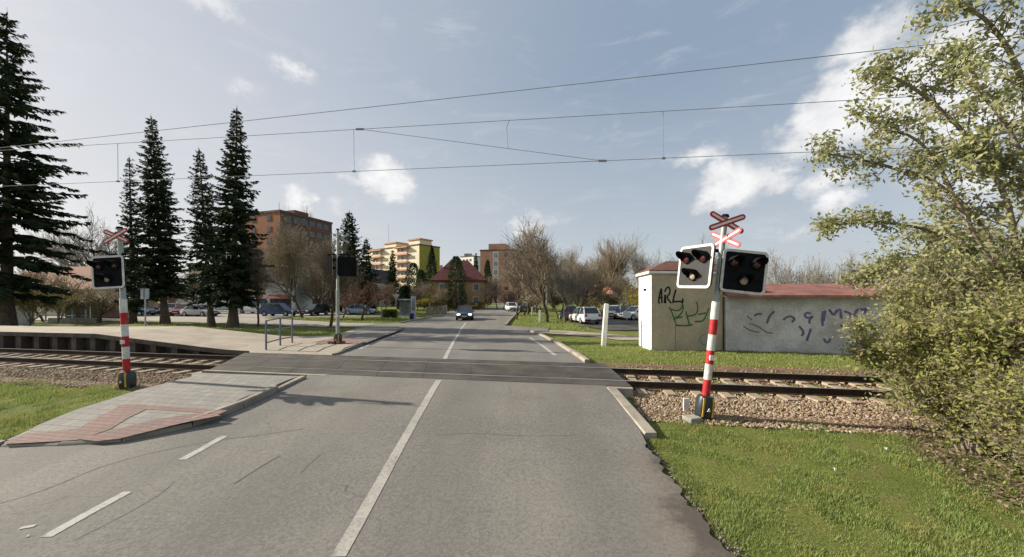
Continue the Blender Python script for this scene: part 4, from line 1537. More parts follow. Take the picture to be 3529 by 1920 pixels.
# row of low buildings on the left
p = at(965, 1050, 57); p.z = 0
sh = thing('corner_shop', p, 'white corner shop with a red brown awning behind the blue car', 'shop', rz=R(6))
MB().box((0, 3, 3.4), (4.6, 6, 7.4)).build('wall', pm('pale_teal_render', (.42, .49, .50), .9, .1, .6), sh)
MB().box((0, -.10, 1.5), (4.7, .16, 3.0)).build('shop_front', M_WFRAME, sh)
w_ = MB().box((0.2, -.18, 1.3), (3.1, .14, 2.0)).build('shop_window', M_PANE, sh)
mb = MB(); mb.prism([Vector((-1.6, -.2, 2.75)), Vector((-1.6, -.95, 2.15)), Vector((-1.6, -.95, 2.08)), Vector((-1.6, -.2, 2.45))], (3.4, 0, 0)); mb.build('awning', pm('awning_red', (.30, .10, .08), .8, .2, 2), sh)
MB().box((0, -.06, 6.0), (4.75, .12, .3)).build('cornice', M_WFRAME, sh)
p = at(640, 1050, 66); p.z = 0
sh = thing('shed_hall', p, 'low white hall behind the parked cars among the spruce trunks', 'hall', rz=R(2))
MB().box((0, 3, 1.5), (9, 6, 3.4)).build('wall', M_WPOST, sh)
MB().box((0, 3, 3.35), (9.6, 6.8, .3)).build('roof', M_CONC2, sh)
MB().box((-2.4, -.04, 1.2), (1.2, .1, 2.2)).build('door', M_BRN, sh)
fr = MB().box((2.2, -.04, 1.9), (2.4, .1, 1.1)).build('window', M_WFRAME, sh); MB().box((2.2, -.07, 1.9), (2.1, .1, .85)).build('pane', M_PANE, fr)
p = at(350, 1050, 44); p.z = 0
h = house('station_house', 'cream station house with brown roof half hidden behind the left signal', at(270, 1050, 50) * Vector((1, 1, 0)) if False else Vector((at(290, 1050, 50).x, 50, 0)), 14, 7, R(-4), 3.4, 6.4, pm('station_cream', (.62, .52, .38), .9, .1, .6), pm('brown_tile', (.26, .13, .09), .9, .2, 1), over=.5)
for x in (-5, -2, 1.5, 5):
    house_window(h, (x, -3.53, 1.9), 1.3, 1.5)

# ------------------------------------------------------------------ platform furniture and things at the left edge
def gplat(sx, sy): return hit(sx, sy)
p = gplat(68, 1120)
cb = thing('relay_cabinet', p, 'pale grey metal cabinet standing behind the platform at the left edge', 'cabinet', rz=R(20))
M_CAB = pm('pale_grey_metal', (.34, .38, .42), .6, .12, 3)
k = p.y / F
MB().box((0, 0, 30 * k), (60 * k, .6, 60 * k), 0, M_CAB, bev=.03).build('body', parent=cb)
MB().box((0, 0, 60 * k + .02), (64 * k, .7, .06), 0, M_CAB).build('lid', parent=cb)
MB().box((0, -.31, 30 * k), (52 * k, .02, 50 * k), 0, M_CAB).build('door', parent=cb)
p = gplat(215, 1106)
shl = thing('waiting_shelter', p, 'dark glazed waiting shelter with a pale roof edge behind the platform', 'shelter', rz=R(4))
k = p.y / F
w, hh = 128 * k, 62 * k
M_DGL = glassmat('dark_glass', (.035, .045, .05))
MB().box((0, 1.2, hh + .06), (w + .3, 2.0, .14), 0, M_WFRAME).build('roof', parent=shl)
for x in np.linspace(-w / 2, w / 2, 4):
    MB().box((x, .3, hh / 2), (.09, .09, hh), 0, M_CAB).build('post', parent=shl)
for i in range(3):
    x = -w / 2 + w / 6 + i * w / 3
    MB().box((x, 2.0, hh / 2), (w / 3 - .12, .04, hh - .2), 0, M_DGL).build('glass_panel', parent=shl)
MB().box((0, 1.7, .45), (w * .8, .4, .06), 0, M_CONC2).build('bench', parent=shl)
p = gplat(255, 1112)
mb = MB(); mb.box((p.x, p.y, p.z + .2), (5.0, .3, .5), R(-3), M_CONC2, bev=.02)
tag(mb.build('low_wall'), 'low grey concrete wall at the back of the platform', 'low wall')
p = gplat(322, 1098)
mb = MB(); mb.box((p.x, p.y, p.z + 1.3), (.62, .5, 2.9), 0, pm('cream_pillar', (.66, .58, .42), .9, .1, 1), bev=.02)
tag(mb.build('gate_pillar'), 'sunlit cream pillar left of the left signal pole', 'pillar')
p = gplat(382, 1100)
fn_ = thing('board_fence', p, 'brown board fence panel behind the left signal pole', 'fence', rz=R(-2))
for i in range(14):
    MB().box((-1.05 + .155 * i, 0, .55), (.14, .03, 1.05), 0, pm('brown_board', (.17, .12, .10), .9, .2, 2)).build('board', parent=fn_)
MB().box((0, .04, .95), (2.3, .05, .1), 0, M_CAB).build('rail', parent=fn_)

# two-panel sign on a white post
p = gplat(501, 1131)
k = p.y / F
sg = thing('platform_sign', p, 'two pale sign panels on a white post behind the platform', 'sign')
MB().tube([(0, 0, -.1), (0, 0, 134 * k)], .05, 8).build('post', M_WHITE, sg)
for x in (-.17, .19):
    MB().box((x, -.07, 118 * k), (.30, .03, 36 * k), R(8 if x > 0 else -14), pm('pale_sign', (.42, .46, .48), .6, .12, 3)).build('sign_panel', parent=sg)

# bus shelter, advert pillar with blue foot, stop sign, gate box, hedge posts
p = hit(1390, 1093)
k = p.y / F
bs = thing('bus_shelter', p, 'small glass bus shelter on the left kerb far ahead', 'shelter', rz=R(-15))
M_GL = glassmat('shelter_glass', (.22, .26, .25), .1)
w, hh = 33 * k, 60 * k
MB().box((0, .7, hh), (w + .2, 1.6, .12), 0, M_CAB).build('roof', parent=bs)
for x in (-w / 2, 0, w / 2):
    MB().box((x, 1.3, hh / 2), (.06, .06, hh), 0, M_CAB).build('post', parent=bs)
for x in (-w / 4, w / 4):
    for z in (.3, .7):
        MB().box((x, 1.3, hh * z), (w / 2 - .1, .03, hh * .36), 0, M_GL).build('glass_panel', parent=bs)
MB().box((-w / 2, .7, hh / 2), (.03, 1.1, hh * .8), 0, M_GL).build('side_panel', parent=bs)
p = hit(1425, 1098)
k = p.y / F
ad = thing('advert_pillar', p, 'grey upright advert pillar right of the bus shelter', 'pillar')
MB().box((0, 0, 38 * k), (15 * k, .3, 76 * k), 0, pm('lilac_grey_panel', (.40, .40, .46), .5, .1, 2), bev=.03).build('body', parent=ad)
MB().box((0, -.17, 48 * k), (11 * k, .03, 40 * k), 0, M_PANE2).build('poster', parent=ad)
p = hit(1421, 1099)
mb = MB(); mb.tube([(p.x, p.y - .25, p.z), (p.x, p.y - .25, p.z + 18 * k), (p.x, p.y - .25, p.z + 20 * k)], [.22, .25, .12], 12, pm('dark_blue_bin', (.02, .025, .16), .5, .2, 3))
tag(mb.build('litter_bin'), 'dark blue litter bin in front of the grey advert pillar', 'bin')
p = hit(1365, 1094); k = p.y / F
st = thing('yield_sign', p, 'white inverted triangle road sign left of the bus shelter', 'road sign')
MB().tube([(0, 0, 0), (0, 0, 2.9)], .035, 6).build('post', M_POLE, st)
mb = MB(); mb.prism([Vector((-.42, -.05, 2.75)), Vector((.42, -.05, 2.75)), Vector((0, -.05, 2.0))], (0, .02, 0), M_WHITE); mb.build('sign_panel', parent=st)
for (sx, sy, ty, nm, lab) in ((1315, 1102, 1030, 'sign_post', 'thin grey post in the grass left of the clipped hedge'), (1480, 1086, 1044, 'sign_post', 'thin pale post at the kerb right of the advert pillar'), (2160, 1112, 984, 'sign_post', 'thin pale post carrying a white board in front of the parked cars'), (1008, 1098, 1004, 'sign_post', 'thin grey sign post in front of the blue car')):
    p = hit(sx, sy); k = p.y / F
    r = thing(nm, p, lab, 'post')
    MB().tube([(0, 0, -.1), (0, 0, (sy - ty) * k)], .045, 6).build('pole', M_POLE, r)
    if sx == 2160: MB().box((0, -.06, 26 * k), (26 * k, .03, 20 * k), 0, M_WHITE).build('board', parent=r)
    elif sx == 1008: MB().box((0, -.05, 86 * k), (.45, .03, .45), 0, M_CAB).build('sign_panel', parent=r)
    else: MB().box((0, -.05, (sy - ty) * k - .2), (.12, .03, .3), 0, M_CAB).build('sign_panel', parent=r)
p = hit(1531, 1079); k = p.y / F
mb = MB(); mb.box((p.x, p.y, 11 * k), (16 * k, .5, 24 * k), 0, M_WFRAME, bev=.03); mb.box((p.x, p.y, 24 * k), (18 * k, .6, 2 * k), 0, M_CONC)
tag(mb.build('gate_pillar'), 'white gate pillar before the red roofed house', 'pillar')
p = hit(1505, 1082); k = p.y / F
fn_ = thing('garden_fence', p, 'low grey garden fence left of the white gate pillar', 'fence')
for i in range(7):
    MB().box((-1.3 + i * .42, 0, .5), (.34, .08, 1.1), 0, pm('grey_brown_board', (.22, .19, .17), .9, .2, 2)).build('board', parent=fn_)

# street lamp over the right verge
p = hit(1884, 1108)
lp = thing('street_lamp', p, 'tall curved street lamp among the bare trees right of the road', 'street lamp')
k = p.y / F
H = (1108 - 838) * k
MB().tube([(0, 0, 0), (0, 0, H * .8), (0, 0, H), (-.12, 0, H + .25), (-43 * k, 0, H + 22 * k)], [.09, .07, .055, .05, .045], 8).build('pole', M_POLE, lp, smooth=True)
MB().box((-46 * k, 0, H + 23 * k), (.62, .26, .14), 0, M_BLACK, bev=.04, M=Matrix.Rotation(R(18), 4, 'Y')).build('lamp_head', parent=lp)

# ------------------------------------------------------------------ vehicles
M_TYRE = pm('tyre_rubber', (.018, .018, .018), .9, .2, 8)
M_RIM = pm('wheel_rim', (.35, .35, .36), .4, .15, 8, metal=.6)
M_GLASS = glassmat('car_glass', (.03, .04, .048))
M_HEADL = pm('headlamp', (.80, .80, .82), .15, .05, 8, spec=.7)
M_TAIL = pm('tail_lamp', (.35, .015, .015), .25, .1, 8, spec=.6)
M_BUMP = pm('dark_plastic', (.03, .03, .032), .7, .2, 8)

M_LIT = pm('lit_headlamp', (.9, .9, .95), .2, .05, 8)
for n_ in M_LIT.node_tree.nodes:
    if n_.type == 'BSDF_PRINCIPLED':
        n_.inputs['Emission Color'].default_value = (.95, .95, 1, 1); n_.inputs['Emission Strength'].default_value = 1.6


def make_car(name, label, cat, loc, heading, paint, L=4.2, W=1.72, H=1.45, kind='hatch', group='parked cars', lit=False):
    """car with its nose towards local -y"""
    r = thing(name, loc, label, cat, group, rz=heading)
    w = W / 2
    if kind == 'van':
        st = [(-L / 2, .62, .55), (-L / 2 + .12, .80, .95), (-L / 2 + .8, 1.05, 1), (L / 2 - .1, 1.08, 1), (L / 2, 1.0, .97)]
        cab = [(-L / 2 + .75, -L / 2 + 1.35), (L / 2 - .02, L / 2 - .12)]
    elif kind == 'sedan':
        st = [(-L / 2, .55, .78), (-L / 2 + .15, .68, .93), (-L / 2 + 1.1, .86, 1), (L / 2 - .9, .92, 1), (L / 2 - .12, .90, .95), (L / 2, .72, .85)]
        cab = [(-L / 2 + 1.15, -L / 2 + 1.95), (L / 2 - .62, L / 2 - 1.15)]
    else:
        st = [(-L / 2, .55, .78), (-L / 2 + .15, .70, .93), (-L / 2 + .95, .88, 1), (L / 2 - .5, .95, 1), (L / 2 - .08, .95, .96), (L / 2, .70, .88)]
        cab = [(-L / 2 + 1.0, -L / 2 + 1.75), (L / 2 - .10, L / 2 - .55)]
    mb = MB()
    rings = []
    for y, zt, k in st:
        ww = w * k
        rings.append([Vector((-ww * .92, y, .24)), Vector((-ww, y, .42)), Vector((-ww, y, zt * .62)), Vector((-ww * .95, y, zt * .93)), Vector((-ww * .80, y, zt)),
                      Vector((ww * .80, y, zt)), Vector((ww * .95, y, zt * .93)), Vector((ww, y, zt * .62)), Vector((ww, y, .42)), Vector((ww * .92, y, .24))])
    mb.loft(rings)
    body = mb.build('body', paint, r, smooth=True)
    zb = st[2][1] - .03
    (f0, f1), (b0, b1) = cab
    tw = w * .72
    base = [Vector((-w * .90, f0, zb)), Vector((w * .90, f0, zb)), Vector((w * .90, b0, zb + .05)), Vector((-w * .90, b0, zb + .05))]
    topq = [Vector((-tw, f1, H - .05)), Vector((tw, f1, H - .05)), Vector((tw, b1, H - .05)), Vector((-tw, b1, H - .05))]
    mb = MB(); mb.loft([base, topq]); mb.build('windows', M_GLASS, r)
    mb = MB()
    mb.loft([[q * 1 + Vector((0, 0, -.035)) for q in topq], [Vector((q.x * .96, q.y + (.06 if i < 2 else -.04), H)) for i, q in enumerate(topq)]])
    mb.build('roof', paint, r)
    for i in range(4):
        MB().tube([base[i], topq[i]], .045, 5).build('pillar', paint, r)
    for s in (-1, 1):
        ym = (f1 + b1) / 2 + .1
        MB().tube([Vector((s * w * .905, ym, zb)), Vector((s * tw * 1.01, ym, H - .05))], .04, 5).build('pillar', paint, r)
    for sx in (-1, 1):
        for y in (-L / 2 + .78, L / 2 - .80):
            wh = MB().tube([(sx * (w - .20), y, .31), (sx * (w + .005), y, .31)], .31, 18, M_TYRE).build('wheel', parent=r, smooth=True)
            MB().tube([(sx * (w + .0), y, .31), (sx * (w + .015), y, .31)], .20, 14, M_RIM).build('rim', parent=wh)
        MB().box((sx * w * .66, -L / 2 + .06, .62), (.34, .12, .16), 0, M_LIT if lit else M_HEADL, bev=.03).build('headlight', parent=r)
        MB().box((sx * w * .74, L / 2 - .05, .78 if kind != 'van' else .9), (.22, .10, .26), 0, M_TAIL, bev=.03).build('tail_light', parent=r)
        MB().box((sx * (w + .08), f0 + .25, zb + .08), (.16, .10, .12), 0, M_BUMP, bev=.03).build('mirror', parent=r)
    for y in (-L / 2 - .03, L / 2 + .03):
        MB().box((0, y, .36), (W * .92, .10, .20), 0, M_BUMP, bev=.04).build('bumper', parent=r)
        MB().box((0, y * 1.022, .45), (.5, .02, .11), 0, M_WHITE).build('number_plate', parent=r)
    MB().box((0, -L / 2 - .015, .60), (W * .42, .06, .11), 0, M_BUMP).build('grille', parent=r)
    return r


def paint(nm, c): return pm('car_paint_' + nm, c, .28, .05, 2, spec=.6)
P_NAVY = paint('navy', (.02, .03, .065)); P_WHITE = paint('white', (.72, .72, .70)); P_SILV = paint('silver', (.40, .42, .44)); P_BLUE = paint('blue', (.035, .07, .20))
P_RED = paint('red', (.30, .02, .03)); P_BLK = paint('black', (.015, .016, .02)); P_PALE = paint('pale_blue', (.22, .29, .40))
g0 = lambda sx, sy: hit(sx, sy, lambda a, b: 0.0)
make_car('car', 'dark blue car driving towards the crossing with bright headlights', 'car', g0(1603, 1100.5), R(5), P_NAVY, kind='sedan', W=1.75, L=4.4, group='cars on the road', lit=True)
make_car('car', 'white hatchback parked on the right verge side with its back to the road', 'car', g0(2013, 1113), R(180 + 12), P_WHITE, L=3.9, W=1.72, H=1.5)
make_car('car', 'dark blue car parked left of the white hatchback', 'car', g0(1966, 1103), R(180 + 6), P_NAVY, L=4.1)
make_car('car', 'pale silver hatchback parked behind the tall leaning white post', 'car', g0(2120, 1097), R(-28), P_SILV, L=4.0)
make_car('car', 'black car parked between the silver hatchback and the thin sign post', 'car', g0(2152, 1098), R(-28), P_BLK, L=4.0)
make_car('car', 'white car parked beside the sunlit side of the graffiti hut', 'car', g0(2194, 1101), R(-62), P_WHITE, kind='sedan', L=4.3)
make_car('car', 'white car parked at the far bend right of the road', 'car', g0(1763, 1072), R(10), P_WHITE)
make_car('car', 'small dark car parked far behind the right verge trees', 'car', g0(1815, 1073), R(170), P_BLK)
make_car('car', 'blue people carrier parked in front of the corner shop', 'car', g0(962, 1089), R(90), P_BLUE, L=4.2, W=1.75, H=1.62)
make_car('car', 'black car with pale lamps parked right of the blue people carrier', 'car', g0(1083, 1086), R(-10), P_BLK)
make_car('car', 'pale blue car with a sunlit bonnet parked under the red brown tree', 'car', g0(1243, 1084), R(90), P_PALE, kind='sedan', L=4.3)
make_car('van', 'white delivery van parked left of the corner shop', 'van', g0(884, 1080), R(80), P_WHITE, L=4.6, W=1.9, H=2.2, kind='van', group='parked vans')
make_car('car', 'silver car parked between two spruce trunks', 'car', g0(690, 1090), R(80), P_SILV, kind='sedan')
make_car('car', 'red car parked in front of the low white hall', 'car', g0(640, 1087), R(15), P_RED)
make_car('car', 'white car parked left of the leftmost tall spruce trunk', 'car', g0(588, 1081), R(30), P_WHITE)
make_car('car', 'dark red car parked behind the two-panel platform sign', 'car', g0(532, 1079), R(80), P_RED, kind='sedan')
make_car('car', 'pale blue car parked behind the left signal pole', 'car', g0(474, 1087), R(85), P_PALE)
for (sx, sy, lab) in ((1350, 1480, None),):
    pass
rngc = np.random.default_rng(91)
n_ = 420
yy_ = rngc.uniform(2.6, 5.9, n_); xx_ = 2.10 + np.abs(rngc.normal(size=n_)) * .075
zz_ = ground_np(xx_, yy_) + .008
VV_ = []; FF_ = []
o_v = np.array([[1, 0, 0], [-1, 0, 0], [0, 1, 0], [0, -1, 0], [0, 0, 1], [0, 0, -1]], float)
o_f = np.array([[0, 2, 4], [2, 1, 4], [1, 3, 4], [3, 0, 4], [2, 0, 5], [1, 2, 5], [3, 1, 5], [0, 3, 5]])
rr_ = rngc.uniform(.006, .022, n_)
VV_ = (o_v[None] * rngc.uniform(.6, 1.2, (n_, 6, 1)) * rr_[:, None, None] + np.stack([xx_, yy_, zz_], 1)[:, None]).reshape(-1, 3)
FF_ = (o_f[None] + (np.arange(n_) * 6)[:, None, None]).reshape(-1, 3)
tag(np_mesh('edge_gravel', VV_, FF_, leafmat('edge_stone', [(.16, .14, .12), (.24, .21, .18), (.10, .085, .07), (.30, .27, .23)], .95, 0)), 'loose gravel crumbs along the broken right edge of the road', 'gravel', kind='stuff')
M_PAPER = pm('paper_scrap', (.75, .74, .70), .8, .1, 9)
for sx, sy, lab in ((2747, 1622, 'white paper scrap in the grass nearest the bush'), (2755, 1490 + 110, None), (3060, 1560, 'white paper scrap caught at the foot of the bush'), (2880, 1632, 'pale paper scrap lying right of its neighbour in the right verge grass')):
    if lab is None: continue
    p = hit(sx, sy)
    mb = MB(); vs = [Vector((rngs.uniform(-.06, .06), rngs.uniform(-.05, .05), rngs.uniform(.03, .09))) for _ in range(7)]
    mb.add([p + q for q in vs], [(0, 1, 2), (1, 3, 2), (2, 3, 4), (3, 5, 4), (4, 5, 6)], M_PAPER)
    tag(mb.build('paper_scrap'), lab, 'litter', 'paper scraps in the grass')
#@@PART4
# ------------------------------------------------------------------ vegetation
def leafmat_patchy(name, cols, rough, trans):
    m = leafmat(name, cols, rough, trans)
    t = NT(m.node_tree)
    rampn = [n for n in m.node_tree.nodes if n.type == 'VALTORGB'][0]
    links = [l for l in m.node_tree.links if l.from_node == rampn]
    tg = [l.to_socket for l in links]
    pos = [n for n in m.node_tree.nodes if n.type == 'NEW_GEOMETRY'][0].outputs['Position']
    a = t.noise(pos, 1.7, 5, .7); b = t.noise(pos, 6.0, 4, .7)
    c = t.mix(t.range(a, .46, .62, 0, .6), rampn.outputs[0], (.36, .33, .11))
    c = t.mix(t.range(b, .50, .64, 0, .5), c, (.075, .135, .03))
    for k in tg:
        m.node_tree.links.new(c, k)
    return m


def vec(*a): return np.array(a, float)


M_BARK = pm('bark_brown', (.095, .072, .055), .95, .35, 4, .6, 25, world_space=False)
M_BARKG = pm('bark_grey', (.13, .115, .095), .95, .3, 4, .6, 25, world_space=False)
M_TWIGB = leafmat('twigs_brown', [(.22, .175, .125), (.29, .24, .175), (.16, .125, .09), (.34, .29, .215)], .9, 0)
M_TWIGG = leafmat('twigs_grey', [(.22, .205, .175), (.30, .28, .24), (.15, .135, .12), (.36, .33, .28)], .9, 0)
M_TWIGR = leafmat('twigs_red_brown', [(.16, .085, .06), (.22, .13, .09), (.11, .065, .05), (.25, .165, .12)], .9, 0)
M_TWIGP = leafmat('twigs_tan', [(.30, .235, .165), (.37, .30, .21), (.22, .17, .12), (.42, .35, .25)], .9, 0)
M_BUDY = leafmat('buds_yellow', [(.34, .26, .02), (.42, .32, .03), (.22, .19, .02), (.16, .15, .025)], .8, .3)
M_BUDO = leafmat('buds_olive', [(.15, .125, .03), (.20, .16, .045), (.11, .095, .03), (.24, .19, .06)], .8, .3)
M_SPRUCE = leafmat('spruce_needles', [(.020, .040, .020), (.036, .062, .025), (.013, .026, .016), (.055, .080, .028), (.024, .045, .024), (.062, .066, .028)], .75, .06)
M_SPRUCE2 = leafmat('fir_needles', [(.020, .040, .016), (.030, .055, .018), (.014, .028, .014), (.045, .070, .020)], .75, .08)
M_THUJA = leafmat('thuja_green', [(.040, .065, .028), (.060, .085, .032), (.028, .045, .022), (.075, .10, .035)], .8, .1)
M_THUJAD = leafmat('thuja_dark', [(.018, .034, .018), (.028, .046, .022), (.012, .022, .014)], .8, .1)
M_HEDGE = leafmat('hedge_green', [(.055, .085, .018), (.08, .11, .022), (.04, .06, .015)], .8, .15)


def spruce_mesh(H, Rm, seed, clear=.10, whorls=None, droop=.35, prof_pow=.85, slim_top=.0, twig=.55, dens=1.0, gap=.0):
    dens *= 1.9
    """trunk and crown geometry of a spruce: whorls of drooping boughs fringed with needle sprays"""
    rng = np.random.default_rng(seed)
    segs = []; C = []; D = []; L = []; W = []
    whorls = whorls or int(H * 3.0)
    for i in range(whorls):
        f = max(0.0, (i + rng.uniform(-.3, .3)) / whorls)
        z = H * (clear + (1 - clear) * f ** .95)
        if z > H * .985: z = H * .985
        k = max(0.0, (H - z) / (H * (1 - clear)))
        r = Rm * (k ** prof_pow) * (1 - slim_top * (1 - k))
        if k > .88: r *= .75
        nb = int(rng.integers(5, 8))
        a0 = rng.uniform(0, 6.28)
        for b in range(nb):
            a = a0 + 6.283 * b / nb + rng.uniform(-.35, .35)
            rl = r * rng.uniform(.5, 1.18) + .12
            if rng.uniform() < gap: continue
            d = vec(math.cos(a), math.sin(a), 0)
            up0 = .35 * (1 - k) + .05
            n = max(2, int(rl / .45))
            p = vec(0, 0, min(H * .985, z + rng.uniform(-.55, .55) * H / whorls * (.4 + k))); pts = [p]
            droop_b = droop * rng.uniform(.6, 1.5)
            for j in range(n):
                t = (j + 1) / n
                slope = up0 - droop_b * 1.5 * t * k + .95 * max(0, t - .55) * k
                p = p + (d + vec(0, 0, slope)) * (rl / n) + rng.normal(size=3) * .03
                pts.append(p)
            r0 = .012 + .014 * rl
            for j in range(n):
                segs.append((pts[j], pts[j + 1], r0 * (1 - j / n) + .006, r0 * (1 - (j + 1) / n) + .004))
            side = vec(-d[1], d[0], 0)
            m = max(3, int(rl * 9 * dens))
            ts_ = rng.uniform(.12, 1.0, m)
            for t in ts_:
                q = t * n; j = min(n - 1, int(q)); base = pts[j] + (pts[j + 1] - pts[j]) * (q - j)
                s = rng.choice([-1, 1])
                ln = twig * (.55 + .75 * (1 - t)) * rng.uniform(.6, 1.25) * (0.45 + .55 * k)
                dr = side * s * rng.uniform(.5, 1.0) + d * rng.uniform(.35, .9) + vec(0, 0, rng.uniform(-.75, .05))
                dr /= np.linalg.norm(dr)
                for _ in range(2):
                    C.append(base + dr * ln * .5 + rng.normal(size=3) * .03); D.append(dr + rng.normal(size=3) * .12); L.append(ln * 1.1); W.append(ln * rng.uniform(.22, .36))
            # the tip of the bough
            C.append(pts[-1]); D.append(d + vec(0, 0, .25)); L.append(twig * .7 * (.4 + .6 * k)); W.append(.14)
    # leader
    for z in np.linspace(H * .93, H * 1.0, 14):
        for _ in range(3):
            a = rng.uniform(0, 6.28)
            C.append(vec(0, 0, z)); D.append(vec(math.cos(a) * .6, math.sin(a) * .6, .8)); L.append(.30); W.append(.07)
    segs.append((vec(0, 0, H * .9), vec(0, 0, H * 1.02), .03, .008))
    V1, Q1 = leaf_quads(np.array(C), np.array(D), np.array(L), np.array(W), rng)
    return segs, V1, Q1


def trunk_part(parent, H, r, mat, seed=0, bend=.0, top=.95, name='trunk', lean=(0, 0)):
    rng = random.Random(seed)
    pts = []; rad = []
    n = 10
    for i in range(n + 1):
        t = i / n
        pts.append((rng.uniform(-1, 1) * bend * t + lean[0] * t, rng.uniform(-1, 1) * bend * t + lean[1] * t, -.15 + (H * top + .15) * t))
        rad.append(r * ((1 - t) ** .9) + .015 + (r * .55 * max(0, 1 - t * 9) ** 2))
    return MB().tube(pts, rad, 10, mat).build(name, parent=parent, smooth=True)


def spruce(pos, H, Rm, seed, label, group, lean=(0, 0), mat=None, name='spruce_tree', cat='spruce', tr=None, **kw):
    r = thing(name, pos, label, cat, group)
    r.rotation_euler = (lean[1], lean[0], seed * 1.3)
    if lean != (0, 0): r.rotation_euler = (lean[1], lean[0], 0)
    segs, V, Q = spruce_mesh(H, Rm, seed, **kw)
    trunk_part(r, H, tr or (.012 * H + .04), M_BARK, seed)
    cr = np_mesh('crown', V, Q, mat or M_SPRUCE, r)
    SV, SQ = seg_tubes(segs, 3)
    np_mesh('boughs', SV, SQ, M_BARK, r)
    return r


GS = 'tall spruces behind the platform'
def sp_at(bx, by, ty, tx=None):
    p = hit(bx, by); return p, (by - ty) / F * p.y, (0 if tx is None else math.atan2((tx - bx), (by - ty)))


p = Vector(((24 - CX) / F * 27, 27, 0)); p.z = ground_z(p.x, p.y)
spruce(p, CAMZ + (1020 - 45) / F * 27 - p.z, 5.3, 11, 'huge dark spruce at the left edge with wide drooping boughs', GS, twig=.75, dens=1.3, droop=.42, clear=.12, prof_pow=.8, gap=.1, whorls=46, tr=.34)
p, h, l = sp_at(458, 1115, 545, 446); spruce(p, h, 1.35, 12, 'thin dark spruce directly right of the left signal', GS, (l, 0), twig=.45, prof_pow=.75)
p, h, l = sp_at(570, 1117, 402, 521); spruce(p, h, 2.75, 13, 'tall spruce second from the left signal with a thick conical crown', GS, (l, 0), twig=.6, clear=.14, dens=1.15)
p, h, l = sp_at(729, 1128, 515, 686); spruce(p, h, 1.75, 14, 'slim spruce standing between the two tallest conical spruces', GS, (l, 0), twig=.5, clear=.16, prof_pow=.7)
p, h, l = sp_at(803, 1131, 375, 816); spruce(p, h, 2.7, 15, 'tallest spruce of the row, nearest to the brown block', GS, (l, 0), twig=.6, clear=.12, dens=1.25, tr=.3)
GF = 'conifers along the left side of the road'
p = at(1204, 1085, 52); p.z = 0
spruce(p, CAMZ + (1020 - 728) / F * 52, 3.7, 16, 'green fir with a pointed crown behind the far signal mast', GF, mat=M_SPRUCE2, twig=.75, prof_pow=.75, clear=.06, name='fir_tree', cat='fir', droop=.1)
p = at(1262, 1080, 56); p.z = 0
spruce(p, CAMZ + (1020 - 822) / F * 56, 2.6, 17, 'smaller fir right of the pointed fir left of the white gabled house', GF, mat=M_SPRUCE2, twig=.7, clear=.05, name='fir_tree', cat='fir', droop=.1)
p = at(1353, 1070, 92); p.z = 0
spruce(p, CAMZ + (1020 - 862) / F * 92, 2.6, 18, 'yellowish conifer in front of the cream and olive block', GF, mat=M_THUJA, twig=.8, clear=.05, name='fir_tree', cat='fir')
p = at(1640, 1070, 112); p.z = 0
spruce(p, CAMZ + (1020 - 872) / F * 112, 1.9, 19, 'dark narrow spruce left of the orange brown block', GF, twig=.8, clear=.05)


def cone_tree(pos, H, Rm, seed, label, group, mat, n=2600, leaf=.30, pw=.6, blunt=.0, name='columnar_conifer', cat='conifer'):
    r = thing(name, pos, label, cat, group)
    rng = np.random.default_rng(seed)
    z = rng.uniform(.03, 1, n) ** .9
    prof = np.clip((1 - z) ** pw, 0, 1) * np.clip(.55 + z * 2.2, 0, 1)
    if blunt: prof = np.sqrt(np.clip(1 - ((z - .38) / .63) ** 2, 0, 1)) * (1 - blunt) + prof * blunt
    a = rng.uniform(0, 6.28, n)
    lump = 1 + .16 * np.sin(a * 3 + z * 9 + seed) + .12 * np.sin(a * 5 - z * 17)
    rr = Rm * prof * lump * np.sqrt(rng.uniform(.25, 1, n))
    Cc = np.stack([rr * np.cos(a), rr * np.sin(a), z * H], 1)
    Dd = np.stack([np.cos(a) * .6, np.sin(a) * .6, np.full(n, .9)], 1) + rng.normal(size=(n, 3)) * .4
    V, Q = leaf_quads(Cc, Dd, leaf * rng.uniform(.7, 1.6, n), leaf * rng.uniform(.35, .8, n), rng)
    np_mesh('crown', V, Q, mat, r)
    trunk_part(r, H * .8, .09, M_BARK, seed)
    return r


for sx, ty, Y, Rm, mat, lab, bl, pw in [(1488, 846, 78, 2.3, M_THUJAD, 'dark pointed cypress in front of the olive green end wall', 0, .75), (1572, 884, 69, 2.0, M_THUJA, 'broad rounded cypress in front of the red roofed house', .25, .5), (1681, 896, 86, 1.5, M_THUJA, 'slim green cypress right of the red roofed house', 0, .5),
                                      (1424, 906, 88, 2.6, M_THUJA, 'bushy green conifer left of the pointed cypress', .3, .6), (1452, 930, 82, 1.8, M_THUJA, 'low rounded conifer touching the pointed cypress', .4, .6), (1397, 985, 64, 1.6, M_THUJAD, 'short dark conifer behind the glass bus shelter', .2, .7)]:
    p = at(sx, 1065, Y); p.z = 0
    cone_tree(p, CAMZ + (1020 - ty) / F * Y, Rm, int(sx), lab, GF, mat, blunt=bl, pw=pw, leaf=.34)


